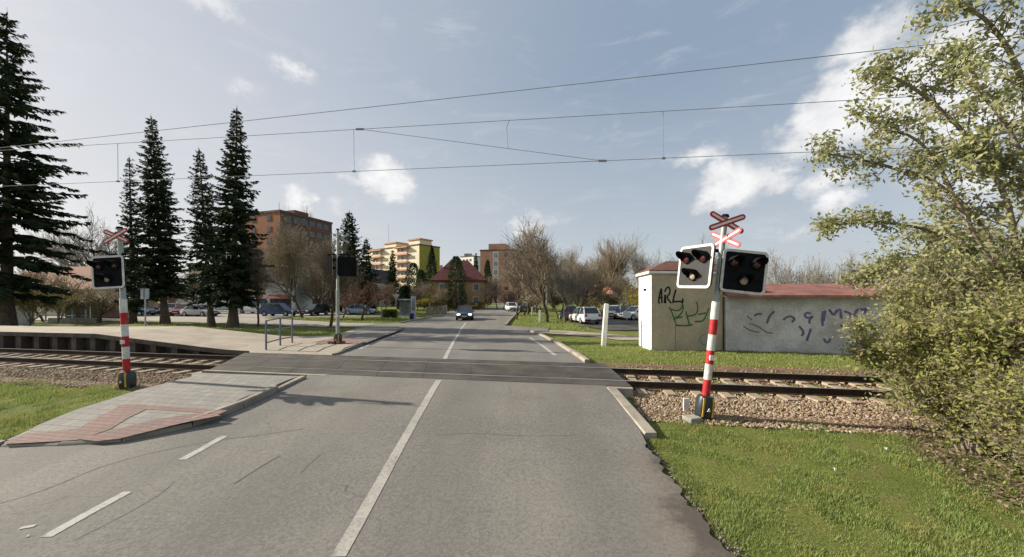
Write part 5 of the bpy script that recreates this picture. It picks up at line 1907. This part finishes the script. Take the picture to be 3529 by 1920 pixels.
def bare_tree(H, spread, seed, fork=.28, levels=4, up=.35, kids=(7, 6, 5, 4), thick=.016, twigr=.010, fan=.75, jitter=.16):
    """limbs of a leafless tree as little tapered tubes, split into thick (trunk) and thin (crown)"""
    rng = np.random.default_rng(seed)
    thick_s = []; thin_s = []; tips = []
    def grow(p, d, L, r, lv):
        n = 4 if lv < 2 else 3
        pts = [p]
        for i in range(n):
            d = d + rng.normal(size=3) * jitter + vec(0, 0, up * (.12 if lv else 0))
            d = d / np.linalg.norm(d)
            p = p + d * L / n
            r1 = r * (1 - .62 * (i + 1) / n) if lv else r * (1 - .35 * (i + 1) / n)
            (thick_s if lv <= 1 else thin_s).append((pts[-1], p, max(r * (1 - .62 * i / n) if lv else r * (1 - .35 * i / n), twigr), max(r1, twigr * .8)))
            pts.append(p)
        if lv >= levels:
            tips.append((p, d)); return
        k = kids[lv] + int(rng.integers(-1, 2))
        for j in range(max(2, k)):
            t = rng.uniform(.45 if lv == 0 else .22, 1.0) if j else 1.0
            q = t * n; i = min(n - 1, int(q)); b = pts[i] + (pts[i + 1] - pts[i]) * (q - i)
            a = rng.uniform(0, 6.28)
            axis_d = (pts[-1] - pts[0]) / (np.linalg.norm(pts[-1] - pts[0]) + 1e-9)
            sidev = np.cross(axis_d, vec(math.cos(a), math.sin(a), .3)); sidev /= np.linalg.norm(sidev) + 1e-9
            f = fan * rng.uniform(.55, 1.15) * (spread if lv == 0 else 1)
            nd = axis_d + sidev * f; nd[2] += up * .35; nd /= np.linalg.norm(nd)
            grow(b, nd, L * rng.uniform(.48, .70) if lv else H * (1 - fork) * rng.uniform(.42, .6), r * (.52 if lv == 0 else .5), lv + 1)
    grow(vec(0, 0, -.1), vec(rng.normal() * .05, rng.normal() * .05, 1), H * (fork + .12), H * thick + .03, 0)
    P1 = np.array([s[1] for s in thick_s + thin_s])
    return thick_s, thin_s, tips, P1[:, 2].max(), np.percentile(np.hypot(P1[:, 0], P1[:, 1]), 96)


PROTO = {}


def bare_proto(key, tw, bark, **kw):
    th, tn, tips, h, w = bare_tree(**kw)
    V1, Q1 = seg_tubes(th, 6); V2, Q2 = seg_tubes(tn, 3)
    PROTO[key] = (np_mesh_data('trunk', V1, Q1, bark, True), np_mesh_data('crown', V2, Q2, tw), tips, h, w)


def np_mesh_data(name, V, Q, mat, smooth=False):
    o = np_mesh(name, V, Q, mat, smooth=smooth)
    me = o.data
    bpy.data.objects.remove(o)
    return me


bare_proto('oak', M_TWIGB, M_BARK, H=10, spread=.9, seed=21, levels=4, kids=(9, 8, 7, 5), fan=.8, twigr=.013)
bare_proto('tall', M_TWIGB, M_BARK, H=10, spread=.62, seed=22, levels=4, kids=(9, 8, 7, 5), fan=.62, up=.5, twigr=.013)
bare_proto('poplar', M_TWIGP, M_BARKG, H=10, spread=.45, seed=23, levels=4, kids=(11, 8, 7, 4), twigr=.011, fan=.5, up=.8, fork=.2)
bare_proto('grey', M_TWIGG, M_BARKG, H=10, spread=.8, seed=24, levels=4, kids=(9, 8, 7, 5), fan=.72, up=.45, twigr=.011)
bare_proto('red', M_TWIGR, M_BARK, H=5, spread=1.25, seed=25, levels=4, kids=(7, 6, 6, 5), fan=.95, up=.15, fork=.32, twigr=.008)
bare_proto('ball', M_TWIGP, M_BARK, H=4, spread=.8, seed=26, levels=3, kids=(10, 9, 7), fan=.8, up=.3, fork=.40, twigr=.007)
bare_proto('shrub', M_TWIGG, M_BARKG, H=4, spread=1.0, seed=27, levels=4, kids=(9, 7, 6, 4), fan=.7, up=.6, fork=.05, thick=.010, twigr=.008)


def bare(key, pos, H, W, rz, label, group, name='bare_tree', cat='tree', lean=0.0, buds=None):
    tm, cm, tips, h, w = PROTO[key]
    r = thing(name, pos, label, cat, group, rz)
    r.rotation_euler = (0, lean, rz)
    sx = 1.25 * W / w; sz = H / h
    for nm, me in (('trunk', tm), ('crown', cm)):
        o = bpy.data.objects.new(nm, me); link(o, r); o.scale = (sx, sx, sz)
    if buds:
        mat, n, ls = buds
        rng = np.random.default_rng(int(abs(pos[0] * 31 + pos[1] * 7)))
        T = np.array([t[0] for t in tips]) * vec(sx, sx, sz)
        idx = rng.integers(0, len(T), n)
        Cc = T[idx] + rng.normal(size=(n, 3)) * .22 * H / 8
        V, Q = leaf_quads(Cc, rng.normal(size=(n, 3)), ls * rng.uniform(.6, 1.4, n), ls * .6 * rng.uniform(.6, 1.4, n), rng)
        np_mesh('buds', V, Q, mat, r)
    return r


GB = 'leafless trees along the roads'
def bt(key, bx, by, ty, wpx, label, rz=0.0, Y=None, **kw):
    if Y: p = at(bx, 1050, Y); p.z = ground_z(p.x, p.y); H = CAMZ - (ty - HY) / F * Y - p.z
    else:
        p = hit(bx, by); H = (by - ty) / F * p.y
    return bare(key, p, H, wpx / F * p.y, rz, label, kw.pop('group', GB), **kw)


bt('grey', 345, 0, 690, 105, 'pale leafless tree rising behind the left signal crossbuck', .4, Y=62)
bt('oak', 1042, 1097, 735, 115, 'broad brown leafless tree in front of the brown apartment block', 1.0, buds=(M_BUDO, 2200, .16))
bt('tall', 1138, 1128, 795, 95, 'leafless tree with a dark trunk just left of the far signal mast', 2.2, lean=R(-6), buds=(M_BUDO, 900, .12))
bt('oak', 985, 0, 755, 90, 'leafless tree crown showing above the blue people carrier', 2.9, Y=58)
bt('tall', 1010, 0, 700, 40, 'thin leafless tree top showing above the brown block roof left part', .3, Y=118)
bt('tall', 1070, 0, 700, 42, 'thin leafless tree top showing above the brown block roof middle', 1.8, Y=120)
bt('red', 1249, 1106, 955, 92, 'low wide red brown tree in the grass left of the bus shelter', .5)
bt('red', 1180, 1100, 985, 60, 'small red brown tree between the far signal mast and its wider twin', 1.9, Y=42)
bt('tall', 889, 1126, 820, 60, 'dark leafless tree right of the tallest spruce', 2.0)
bt('ball', 340, 1113, 985, 62, 'pollarded round tree left of the left signal pole', .7, buds=(M_BUDO, 900, .08))
bt('ball', 272, 1106, 930, 66, 'pollarded round tree in front of the waiting shelter', 2.1, buds=(M_BUDY, 500, .08))
bt('oak', 1781, 1101, 800, 95, 'leafless tree with a bare leaning trunk at the road edge on the right', 2.6, lean=R(3))
bt('tall', 1886, 1112, 748, 125, 'largest leafless tree on the right verge beside a short white post', .9)
bt('oak', 1924, 1100, 850, 80, 'brownish leafless tree right behind the largest verge tree', .2, buds=(M_BUDO, 700, .12))
bt('grey', 1947, 1112, 870, 75, 'leaning leafless tree left of the white hatchback', 1.5, lean=R(5))
bt('oak', 1990, 0, 880, 95, 'brown leafless tree standing over the parked dark blue car', 3.6, Y=52)
bt('poplar', 2116, 0, 800, 72, 'tan leafless poplar left of its greyer neighbour above the small cream house', .5, Y=80)
bt('poplar', 2050, 0, 850, 70, 'lower tan leafless tree left of the tan poplar', 2.2, Y=84)
bt('grey', 2203, 0, 793, 52, 'tall grey leafless poplar beside the graffiti hut roof', 1.1, Y=74)
bt('grey', 2380, 0, 800, 95, 'leafless grey tree behind the graffiti hut and crossbucks', 2.7, Y=52)
bt('grey', 2310, 0, 845, 70, 'smaller grey leafless tree above the hut roof', .3, Y=48)
bt('oak', 1715, 0, 935, 60, 'dark leafless tree in front of the orange brown block', 1.7, Y=70)
bt('red', 1735, 0, 985, 55, 'reddish shrub like tree at the foot of the orange brown block', .6, Y=66)
bt('oak', 1440, 0, 975, 55, 'brown leafless tree behind the advert pillar', 2.5, Y=66)
bt('oak', 1530, 0, 985, 42, 'brown leafless tree before the red roofed house wall', 1.9, Y=64, buds=(M_BUDO, 500, .2))
bt('oak', 700, 0, 920, 90, 'brown leafless tree behind the slim spruce', 1.4, Y=55, buds=(M_BUDO, 600, .16))
bt('oak', 480, 0, 900, 80, 'brown leafless tree behind the thin spruce', 3.0, Y=50, buds=(M_BUDO, 600, .16))
bt('oak', 150, 0, 900, 110, 'olive budding tree behind the grey cabinet', .9, Y=36, buds=(M_BUDO, 1200, .14))
bt('oak', 1850, 0, 860, 95, 'brown leafless tree in the second row behind the largest verge tree', 2.2, Y=55, buds=(M_BUDO, 900, .16))
bt('tall', 1820, 0, 830, 80, 'tall leafless tree between the leaning trunk and the largest verge tree', 1.3, Y=50)
bt('oak', 1935, 0, 830, 90, 'broad brown leafless tree in the second row above the dark blue car', 3.9, Y=60, buds=(M_BUDO, 800, .16))
bt('tall', 2020, 0, 900, 80, 'brown leafless tree behind the white hatchback', .8, Y=62, buds=(M_BUDO, 700, .16))
bt('oak', 2150, 0, 930, 80, 'brown leafless tree behind the black parked car', 1.9, Y=64, buds=(M_BUDO, 700, .16))
for i_, (sx_, w_, Y_, ty_) in enumerate([(1860, 60, 62, 990), (1960, 60, 66, 985), (2060, 55, 70, 985), (1760, 45, 76, 990), (2120, 50, 68, 1000)]):
    bt('shrub', sx_, 0, ty_, w_, 'brown undergrowth shrub in the belt behind the right verge trees', i_ * 1.1, Y=Y_, group='undergrowth behind the right verge', name='bare_shrub', cat='shrub', buds=(M_BUDO, 500, .18))
bt('oak', 1480, 0, 960, 60, 'brown leafless tree at the left corner of the red roofed house', .2, Y=68)
bt('oak', 1120, 0, 900, 80, 'brown leafless tree behind the far signal mast', 1.1, Y=60, buds=(M_BUDO, 900, .18))
bt('oak', 1330, 0, 965, 60, 'brown leafless tree in front of the white gabled house', 2.8, Y=72, buds=(M_BUDO, 500, .18))
bt('oak', 860, 0, 900, 80, 'brown leafless tree behind the white delivery van', .5, Y=60, buds=(M_BUDO, 700, .18))
bt('oak', 1805, 0, 850, 95, 'brown leafless tree just behind the bare leaning trunk', 4.2, Y=47)
bt('oak', 1990, 0, 865, 95, 'wide brown leafless tree whose twigs reach over the white hatchback', 5.1, Y=47, buds=(M_BUDO, 600, .14))
bt('oak', 1095, 0, 790, 90, 'brown leafless tree filling the gap left of the far signal mast', 4.4, Y=48, buds=(M_BUDO, 1200, .15))
bt('tall', 960, 0, 770, 80, 'leafless tree in front of the left corner of the brown block', 5.2, Y=62, buds=(M_BUDO, 600, .15))
GH = 'shrubs behind the low wall'
for i, (sx, ty, w, Y, lab) in enumerate([(2610, 880, 75, 30, 'pale grey shrub right behind the signal lamp board'), (2700, 850, 85, 33, 'tallest pale shrub behind the low wall'), (2790, 875, 75, 30, 'pale shrub between the tallest one and the leafy tree'), (2880, 862, 85, 34, 'pale shrub behind the leafy tree tips'),
                                    (2975, 880, 85, 32, 'pale shrub mostly hidden behind the leafy tree'), (2530, 885, 60, 36, 'pale shrub directly behind the right lamp board')]):
    bt('shrub', sx, 0, ty, w, lab, i * 1.3, Y=Y, group=GH, name='bare_shrub', cat='shrub', buds=(M_BUDO, 900, .08))
GY = 'yellow green spring shrubs'
for i, (sx, ty, w, Y, mat, lab) in enumerate([(2187, 985, 50, 44, M_BUDY, 'bright yellow flowering shrub behind the sunlit hut side'), (1838, 990, 45, 62, M_BUDY, 'yellow budding shrub behind the short white posts'), (1905, 1000, 45, 60, M_BUDO, 'olive shrub behind the largest verge tree'),
                                         (2080, 1010, 60, 60, M_BUDO, 'olive shrub behind the silver hatchback'), (1462, 1025, 42, 62, M_BUDY, 'yellow olive shrub right of the advert pillar'), (1600, 1050, 45, 70, M_BUDY, 'low yellow shrub before the red roofed house'), (1640, 1040, 40, 68, M_BUDO, 'low green shrub at the corner of the red roofed house'),
                                         (2030, 1020, 60, 58, M_BUDO, 'olive shrub above the white hatchback'), (1495, 1010, 40, 66, M_BUDO, 'olive shrub left of the white gate pillar'), (100, 960, 90, 30, M_BUDO, 'olive shrub behind the grey cabinet'), (200, 975, 70, 34, M_BUDO, 'brownish shrub left of the waiting shelter')]):
    bt('shrub', sx, 0, ty, w, lab, i * .9, Y=Y, group=GY, name='spring_shrub', cat='shrub', buds=(mat, 2600, .20 if Y > 50 else .14))

# clipped hedge
p = hit(1343, 1096); k = p.y / F
hd = thing('clipped_hedge', p, 'clipped green box hedge left of the bus shelter', 'hedge')
rng = np.random.default_rng(44)
n = 3500
Cc = np.stack([rng.uniform(-24 * k, 24 * k, n), rng.uniform(-.5, .5, n), rng.uniform(0, 30 * k, n)], 1)
V, Q = leaf_quads(Cc, rng.normal(size=(n, 3)), .12, .08, rng); np_mesh('foliage', V, Q, M_HEDGE, hd)

# far-off woods closing the horizon
rng = np.random.default_rng(50)
VV = []; QQ = []; off = 0
for (x0, y0, x1, y1, hh, n) in ((-330, 150, -75, 175, 9, 9000), (-80, 230, 30, 240, 9, 4000), (0, 170, 95, 150, 8, 5000), (90, 150, 300, 90, 9, 9000)):
    u_ = rng.uniform(0, 1, n)
    hx = hh * (.75 + .25 * np.sin(u_ * 61) + .2 * np.sin(u_ * 143 + 1))
    Cc = np.stack([x0 + (x1 - x0) * u_ + rng.normal(size=n) * 2, y0 + (y1 - y0) * u_ + rng.normal(size=n) * 4, hx * rng.uniform(0, 1, n) ** .8], 1)
    V, Q = leaf_quads(Cc, rng.normal(size=(n, 3)) + vec(0, 0, .8), rng.uniform(.8, 2.2, n), rng.uniform(.4, 1.0, n), rng)
    VV.append(V); QQ.append(Q + off); off += len(V)
o = np_mesh('distant_wood', np.concatenate(VV), np.concatenate(QQ), leafmat('wood_leaves', [(.10, .085, .06), (.14, .115, .08), (.07, .07, .045), (.17, .14, .10), (.06, .07, .035)], .9, 0))
tag(o, 'brownish far wood line along the horizon behind the buildings', 'wood', kind='stuff')

# ------------------------------------------------------------------ leafy tree and bushes at the right edge
M_LEAF = leafmat('spring_leaves', [(.28, .305, .12), (.36, .375, .15), (.21, .235, .10), (.42, .415, .19), (.33, .345, .19), (.36, .31, .18), (.25, .285, .14)], .6, .4)
M_LEAFB = leafmat('bramble_leaves', [(.23, .255, .07), (.29, .305, .085), (.16, .18, .055), (.33, .31, .12), (.24, .20, .12), (.27, .29, .11)], .7, .35)
M_STEM = pm('shrub_stem', (.25, .205, .165), .95, .3, 5, .4, 30)


def leafy(name, pos, label, cat, stems, seed, leafmat_, nleaf, lsize, lv=3, kids=6, clump=.10, group=None, bark=None, upb=.15, droop=0.0, length=.5):
    """stems given as lists of points (local); side branches and twigs carry clumps of leaves"""
    rng = np.random.default_rng(seed)
    r = thing(name, pos, label, cat, group)
    thick_s = []; thin_s = []; tips = []
    def grow(p, d, L, rad, l):
        n = 3; pts = [p]
        for i in range(n):
            d = d + rng.normal(size=3) * .2 + vec(0, 0, upb * .3 - droop * .3); d /= np.linalg.norm(d)
            p = p + d * L / n
            thin_s.append((pts[-1], p, max(.003, rad * (1 - .6 * i / n)), max(.0025, rad * (1 - .6 * (i + 1) / n))))
            pts.append(p)
            if l >= lv - 1: tips.append((p, d))
        if l >= lv: return
        for j in range(kids):
            q = pts[int(rng.integers(1, n + 1))]
            nd = d + rng.normal(size=3) * .65; nd /= np.linalg.norm(nd)
            grow(q, nd, L * rng.uniform(.45, .7), rad * .5, l + 1)
    for st, rad in stems:
        P = [np.array(q, float) for q in st]
        for _ in range(2):
            Q = [P[0]]
            for a, b in zip(P, P[1:]): Q += [a * .75 + b * .25, a * .25 + b * .75]
            Q.append(P[-1]); P = Q
        N = len(P)
        for i in range(N - 1):
            f0, f1 = 1 - .8 * i / (N - 1), 1 - .8 * (i + 1) / (N - 1)
            thick_s.append((P[i], P[i + 1], rad * f0, rad * f1))
            tot = np.linalg.norm(P[-1] - P[0])
            if i > N * .18:
                for _ in range(2):
                    d = (P[i + 1] - P[i]); d = d / np.linalg.norm(d) + rng.normal(size=3) * .6; d /= np.linalg.norm(d)
                    grow(P[i], d, tot * length * rng.uniform(.35, .8) * (1.15 - .7 * i / N), max(.004, rad * f0 * .4), 1)
        tips.append((P[-1], P[-1] - P[-2]))
    T = np.array([t[0] for t in tips]); TD = np.array([t[1] for t in tips])
    idx = rng.integers(0, len(T), nleaf)
    Cc = T[idx] + rng.normal(size=(nleaf, 3)) * clump
    V, Q = leaf_quads(Cc, TD[idx] * .6 + rng.normal(size=(nleaf, 3)) * .8, lsize * rng.uniform(.45, 1.8, nleaf), lsize * rng.uniform(.3, .85, nleaf), rng)
    V1, Q1 = seg_tubes(thick_s, 6); V2, Q2 = seg_tubes(thin_s, 3)
    np_mesh('trunk', V1, Q1, bark or M_STEM, r, smooth=True)
    np_mesh('branches', V2, Q2, bark or M_STEM, r)
    np_mesh('leaves', V, Q, leafmat_, r)
    return r


def loc(base, sx, sy, Y): return tuple(at(sx, sy, Y) - base)


base = Vector((8.6, 6.4, .05))
q = lambda sx, sy, Y: loc(base, sx, sy, Y)
stems = [([(0, 0, 0), q(3475, 900, 6.6), q(3275, 640, 6.8), q(3020, 560, 6.9), q(2850, 530, 6.9)], .06),
         ([(.1, 0, 0), q(3525, 800, 6.3), q(3375, 500, 6.2), q(3155, 300, 6.2), q(3040, 250, 6.2)], .06),
         ([(.2, .1, 0), q(3595, 600, 6.4), q(3525, 250, 6.0), q(3405, 60, 6.0), q(3295, 20, 6.0)], .07),
         ([(.3, 0, 0), q(3675, 500, 6.2), q(3655, 100, 6.0), q(3575, -120, 6.0)], .07),
         ([(0, .2, 0), q(3455, 1000, 7.0), q(3255, 800, 7.2), q(3020, 760, 7.3), q(2850, 780, 7.3)], .05),
         ([(0, -.1, 0), q(3495, 1000, 6.0), q(3335, 780, 5.8), q(3195, 480, 6.0), q(3020, 440, 6.1)], .05),
         ([(.1, .3, 0), q(3525, 950, 7.0), q(3325, 880, 7.0), q(3125, 900, 7.2), q(2960, 960, 7.3)], .05),
         ([(.2, -.2, 0), q(3635, 800, 5.8), q(3515, 500, 5.6), q(3395, 330, 5.7), q(3275, 240, 5.8)], .05),
         ([(.2, -.3, 0), q(3675, 900, 5.6), q(3615, 650, 5.4), q(3475, 560, 5.4), q(3335, 520, 5.6)], .05)]
leafy('leafy_tree', base, 'tall olive leafed spring tree arching in from the right edge', 'tree', stems, 61, M_LEAF, 19000, .075, kids=3, clump=.075, length=.15)

def bush(cx, cy, h, w, seed, label, n, nl, mat, ls=.04, lean=-.2, kids=4, clump=.08):
    b = Vector((cx, cy, ground_z(cx, cy)))
    rng = random.Random(seed)
    st = []
    for i in range(n):
        a = 6.28 * i / n + rng.uniform(-.3, .3); rr = w * rng.uniform(.25, 1)
        x0, y0 = math.cos(a) * w * .25 * rng.random(), math.sin(a) * w * .25 * rng.random()
        hh = h * rng.uniform(.55, 1)
        x1, y1 = math.cos(a) * rr + lean * hh * .3, math.sin(a) * rr
        st.append(([(x0, y0, -.05), (x0 * .6 + x1 * .4, y0 * .6 + y1 * .4, hh * .5), (x1, y1, hh * .9), (x1 * 1.25, y1 * 1.25, hh)], .018 + .008 * rng.random()))
    return leafy('leafy_bush', b, label, 'bush', st, seed, mat, nl, ls, kids=kids, clump=clump, group='overgrown bushes on the right bank', length=.42)


bush(6.75, 5.35, 2.2, .75, 71, 'dense olive bush at the end of the ballast on the right', 12, 26000, M_LEAFB, .055)
bush(7.9, 6.7, 2.4, .75, 72, 'olive bush overhanging the rails on the right', 12, 22000, M_LEAF, .06)
bush(8.1, 5.3, 2.9, .9, 73, 'taller olive bush below the arching leafy tree', 12, 24000, M_LEAF, .06)
bush(6.45, 4.15, 1.35, .75, 74, 'low brownish bramble bush nearest the camera at the right edge', 13, 18000, M_LEAFB, .045, lean=-.1)
bush(7.7, 4.5, 1.9, .8, 76, 'brownish bramble bush between the olive bushes at the right edge', 13, 20000, M_LEAFB, .05, lean=-.1)
bush(10.6, 8.0, 3.4, 1.5, 75, 'far leafy bush behind the rails at the right edge', 12, 24000, M_LEAF, .07)

# dry litter of leaves and stalks under the bushes
rng = np.random.default_rng(80)
n = 2600
t_ = rng.uniform(0, 1, n)
X = np.interp(t_, [0, .3, .6, 1], [5.75, 5.75, 6.05, 6.7]) + np.abs(rng.normal(size=n)) * .8 - .3 * rng.uniform(size=n) ** 2
Y = np.interp(t_, [0, .3, .6, 1], [3.0, 4.3, 5.3, 6.4]) + rng.normal(size=n) * .15
Z = ground_np(X, Y) + .015 + rng.uniform(0, .05, n)
Dd = np.stack([rng.normal(size=n), rng.normal(size=n), rng.uniform(-.1, .75, n)], 1)
stalk = rng.uniform(size=n) < .3
V, Q = leaf_quads(np.stack([X, Y, Z], 1), Dd, np.where(stalk, rng.uniform(.10, .28, n), rng.uniform(.03, .07, n)), np.where(stalk, .008, rng.uniform(.02, .045, n)), rng)
o = np_mesh('leaf_litter', V, Q, leafmat('dry_litter', [(.20, .14, .085), (.14, .095, .065), (.26, .20, .13), (.10, .07, .05), (.18, .14, .10), (.32, .26, .19)], .9, .1))
tag(o, 'dry brown leaf litter and stalks along the foot of the bushes', 'litter', kind='stuff')


# ------------------------------------------------------------------ grass blades
def inside(poly, X, Y):
    c = np.zeros(len(X), bool); n = len(poly)
    for i in range(n):
        x0, y0 = poly[i]; x1, y1 = poly[(i + 1) % n]
        m = ((y0 > Y) != (y1 > Y)) & (X < (x1 - x0) * (Y - y0) / (y1 - y0 + 1e-12) + x0)
        c ^= m
    return c


def grass(poly, n, hmin, hmax, w, seed, clumpy=.5, lean=.6):
    rng = np.random.default_rng(seed)
    P = np.array(poly); lo = P.min(0); hi = P.max(0)
    X = rng.uniform(lo[0], hi[0], n * 2); Y = rng.uniform(lo[1], hi[1], n * 2)
    m = inside(poly, X, Y)
    # thick and thin patches
    pat = np.sin(X * 3.1 + 1.3 * np.sin(Y * 2.3)) * np.sin(Y * 3.7 + np.sin(X * 1.9)) + .6 * np.sin(X * 9.1 + Y * 4) * np.sin(Y * 8.3 - X * 3)
    m &= rng.uniform(size=len(X)) < np.clip(.72 + clumpy * pat * .5, .06, 1)
    X, Y, pat = X[m], Y[m], pat[m]
    N = len(X)
    Z = ground_np(X, Y) - .02
    h = rng.uniform(hmin, hmax, N) * (1 + .45 * np.clip(pat, -1, 1.2))
    a = rng.uniform(0, 6.28, N); ln = lean * rng.uniform(.2, 1.2, N)
    tipx = np.cos(a) * ln * h; tipy = np.sin(a) * ln * h
    s = np.stack([-np.sin(a), np.cos(a), np.zeros(N)], 1) * (w * rng.uniform(.6, 1.4, N))[:, None]
    B = np.stack([X, Y, Z], 1)
    M_ = B + np.stack([tipx * .35, tipy * .35, h * .6], 1); T_ = B + np.stack([tipx, tipy, h], 1)
    V = np.stack([B - s / 2, B + s / 2, M_ + s * .35, M_ - s * .35, T_ + s * .04, T_ - s * .04], 1).reshape(-1, 3)
    b = (np.arange(N) * 6)[:, None]
    Q = np.concatenate([b + np.array([[0, 1, 2, 3]]), b + np.array([[3, 2, 4, 5]])])
    return V, Q


M_GRASS = leafmat_patchy('grass_blades', [(.21, .30, .066), (.27, .36, .085), (.15, .23, .055), (.32, .38, .11), (.24, .31, .085), (.36, .36, .145), (.185, .265, .07), (.42, .37, .2)], .6, .35)
right = [xy(hit(*p)) for p in [(2228, 1500), (2260, 1420)]] + [ts(-2.45, 3.0), ts(-2.3, 4), ts(-2.45, 5), ts(-2.6, 7.0), (7.2, 5.6), (6.4, 4.6), (6.1, 3.0), (2.06, 2.6)] + [xy(hit(*p)) for p in [(2505, 1900), (2385, 1760), (2300, 1620), (2250, 1560)]]
left = [xy(hit(*p)) for p in [(0, 1525), (140, 1470), (287, 1420), (400, 1386), (470, 1360)]] + [ts(-2.45, -8.6), ts(-2.35, -12), ts(-2.5, -17), ts(-3.5, -22), (-18, 6.2), (-11.2, 6.35)]
mid = [ts(2.5, 3.0), ts(3.2, 2.2), xy(hit(1950, 1195)), xy(hit(1900, 1165)), xy(hit(2200, 1180)), (5.9, 15.0), (9.0, 15.4), (15, 14.2), (15, 11.0), ts(2.35, 14), ts(2.4, 6)]
lawn = [xy(hit(*p)) for p in [(503, 1129), (650, 1146), (850, 1162), (1063, 1166), (1140, 1163), (1190, 1150), (1215, 1139), (1149, 1129), (1021, 1126), (819, 1119), (600, 1112), (450, 1112)]]
far_r = [xy(hit(*p)) for p in [(1830, 1133), (1960, 1138), (2040, 1142), (2020, 1125), (1950, 1106), (1860, 1090), (1790, 1078), (1785, 1100), (1775, 1120)]]
far_l = [(-27, 41.5), (-16, 35.0), (-12.6, 34), (-11.5, 38), (-11, 45), (-20, 46)]
VV = []; QQ = []; off = 0
for poly, n, a, b, w, sd, cl in ((right, 130000, .018, .055, .0052, 1, 1.2), (left, 70000, .03, .085, .008, 2, 1.0), (mid, 52000, .025, .08, .013, 3, 1.0), (lawn, 26000, .05, .13, .022, 4, .5), (far_r, 14000, .06, .16, .03, 5, .6), (far_l, 12000, .06, .16, .03, 6, .6)):
    V, Q = grass(poly, n, a, b, w, sd, cl)
    VV.append(V); QQ.append(Q + off); off += len(V)
o = np_mesh('grass', np.concatenate(VV), np.concatenate(QQ), M_GRASS)
tag(o, 'short green spring grass on the verges beside road and track', 'grass', kind='stuff')
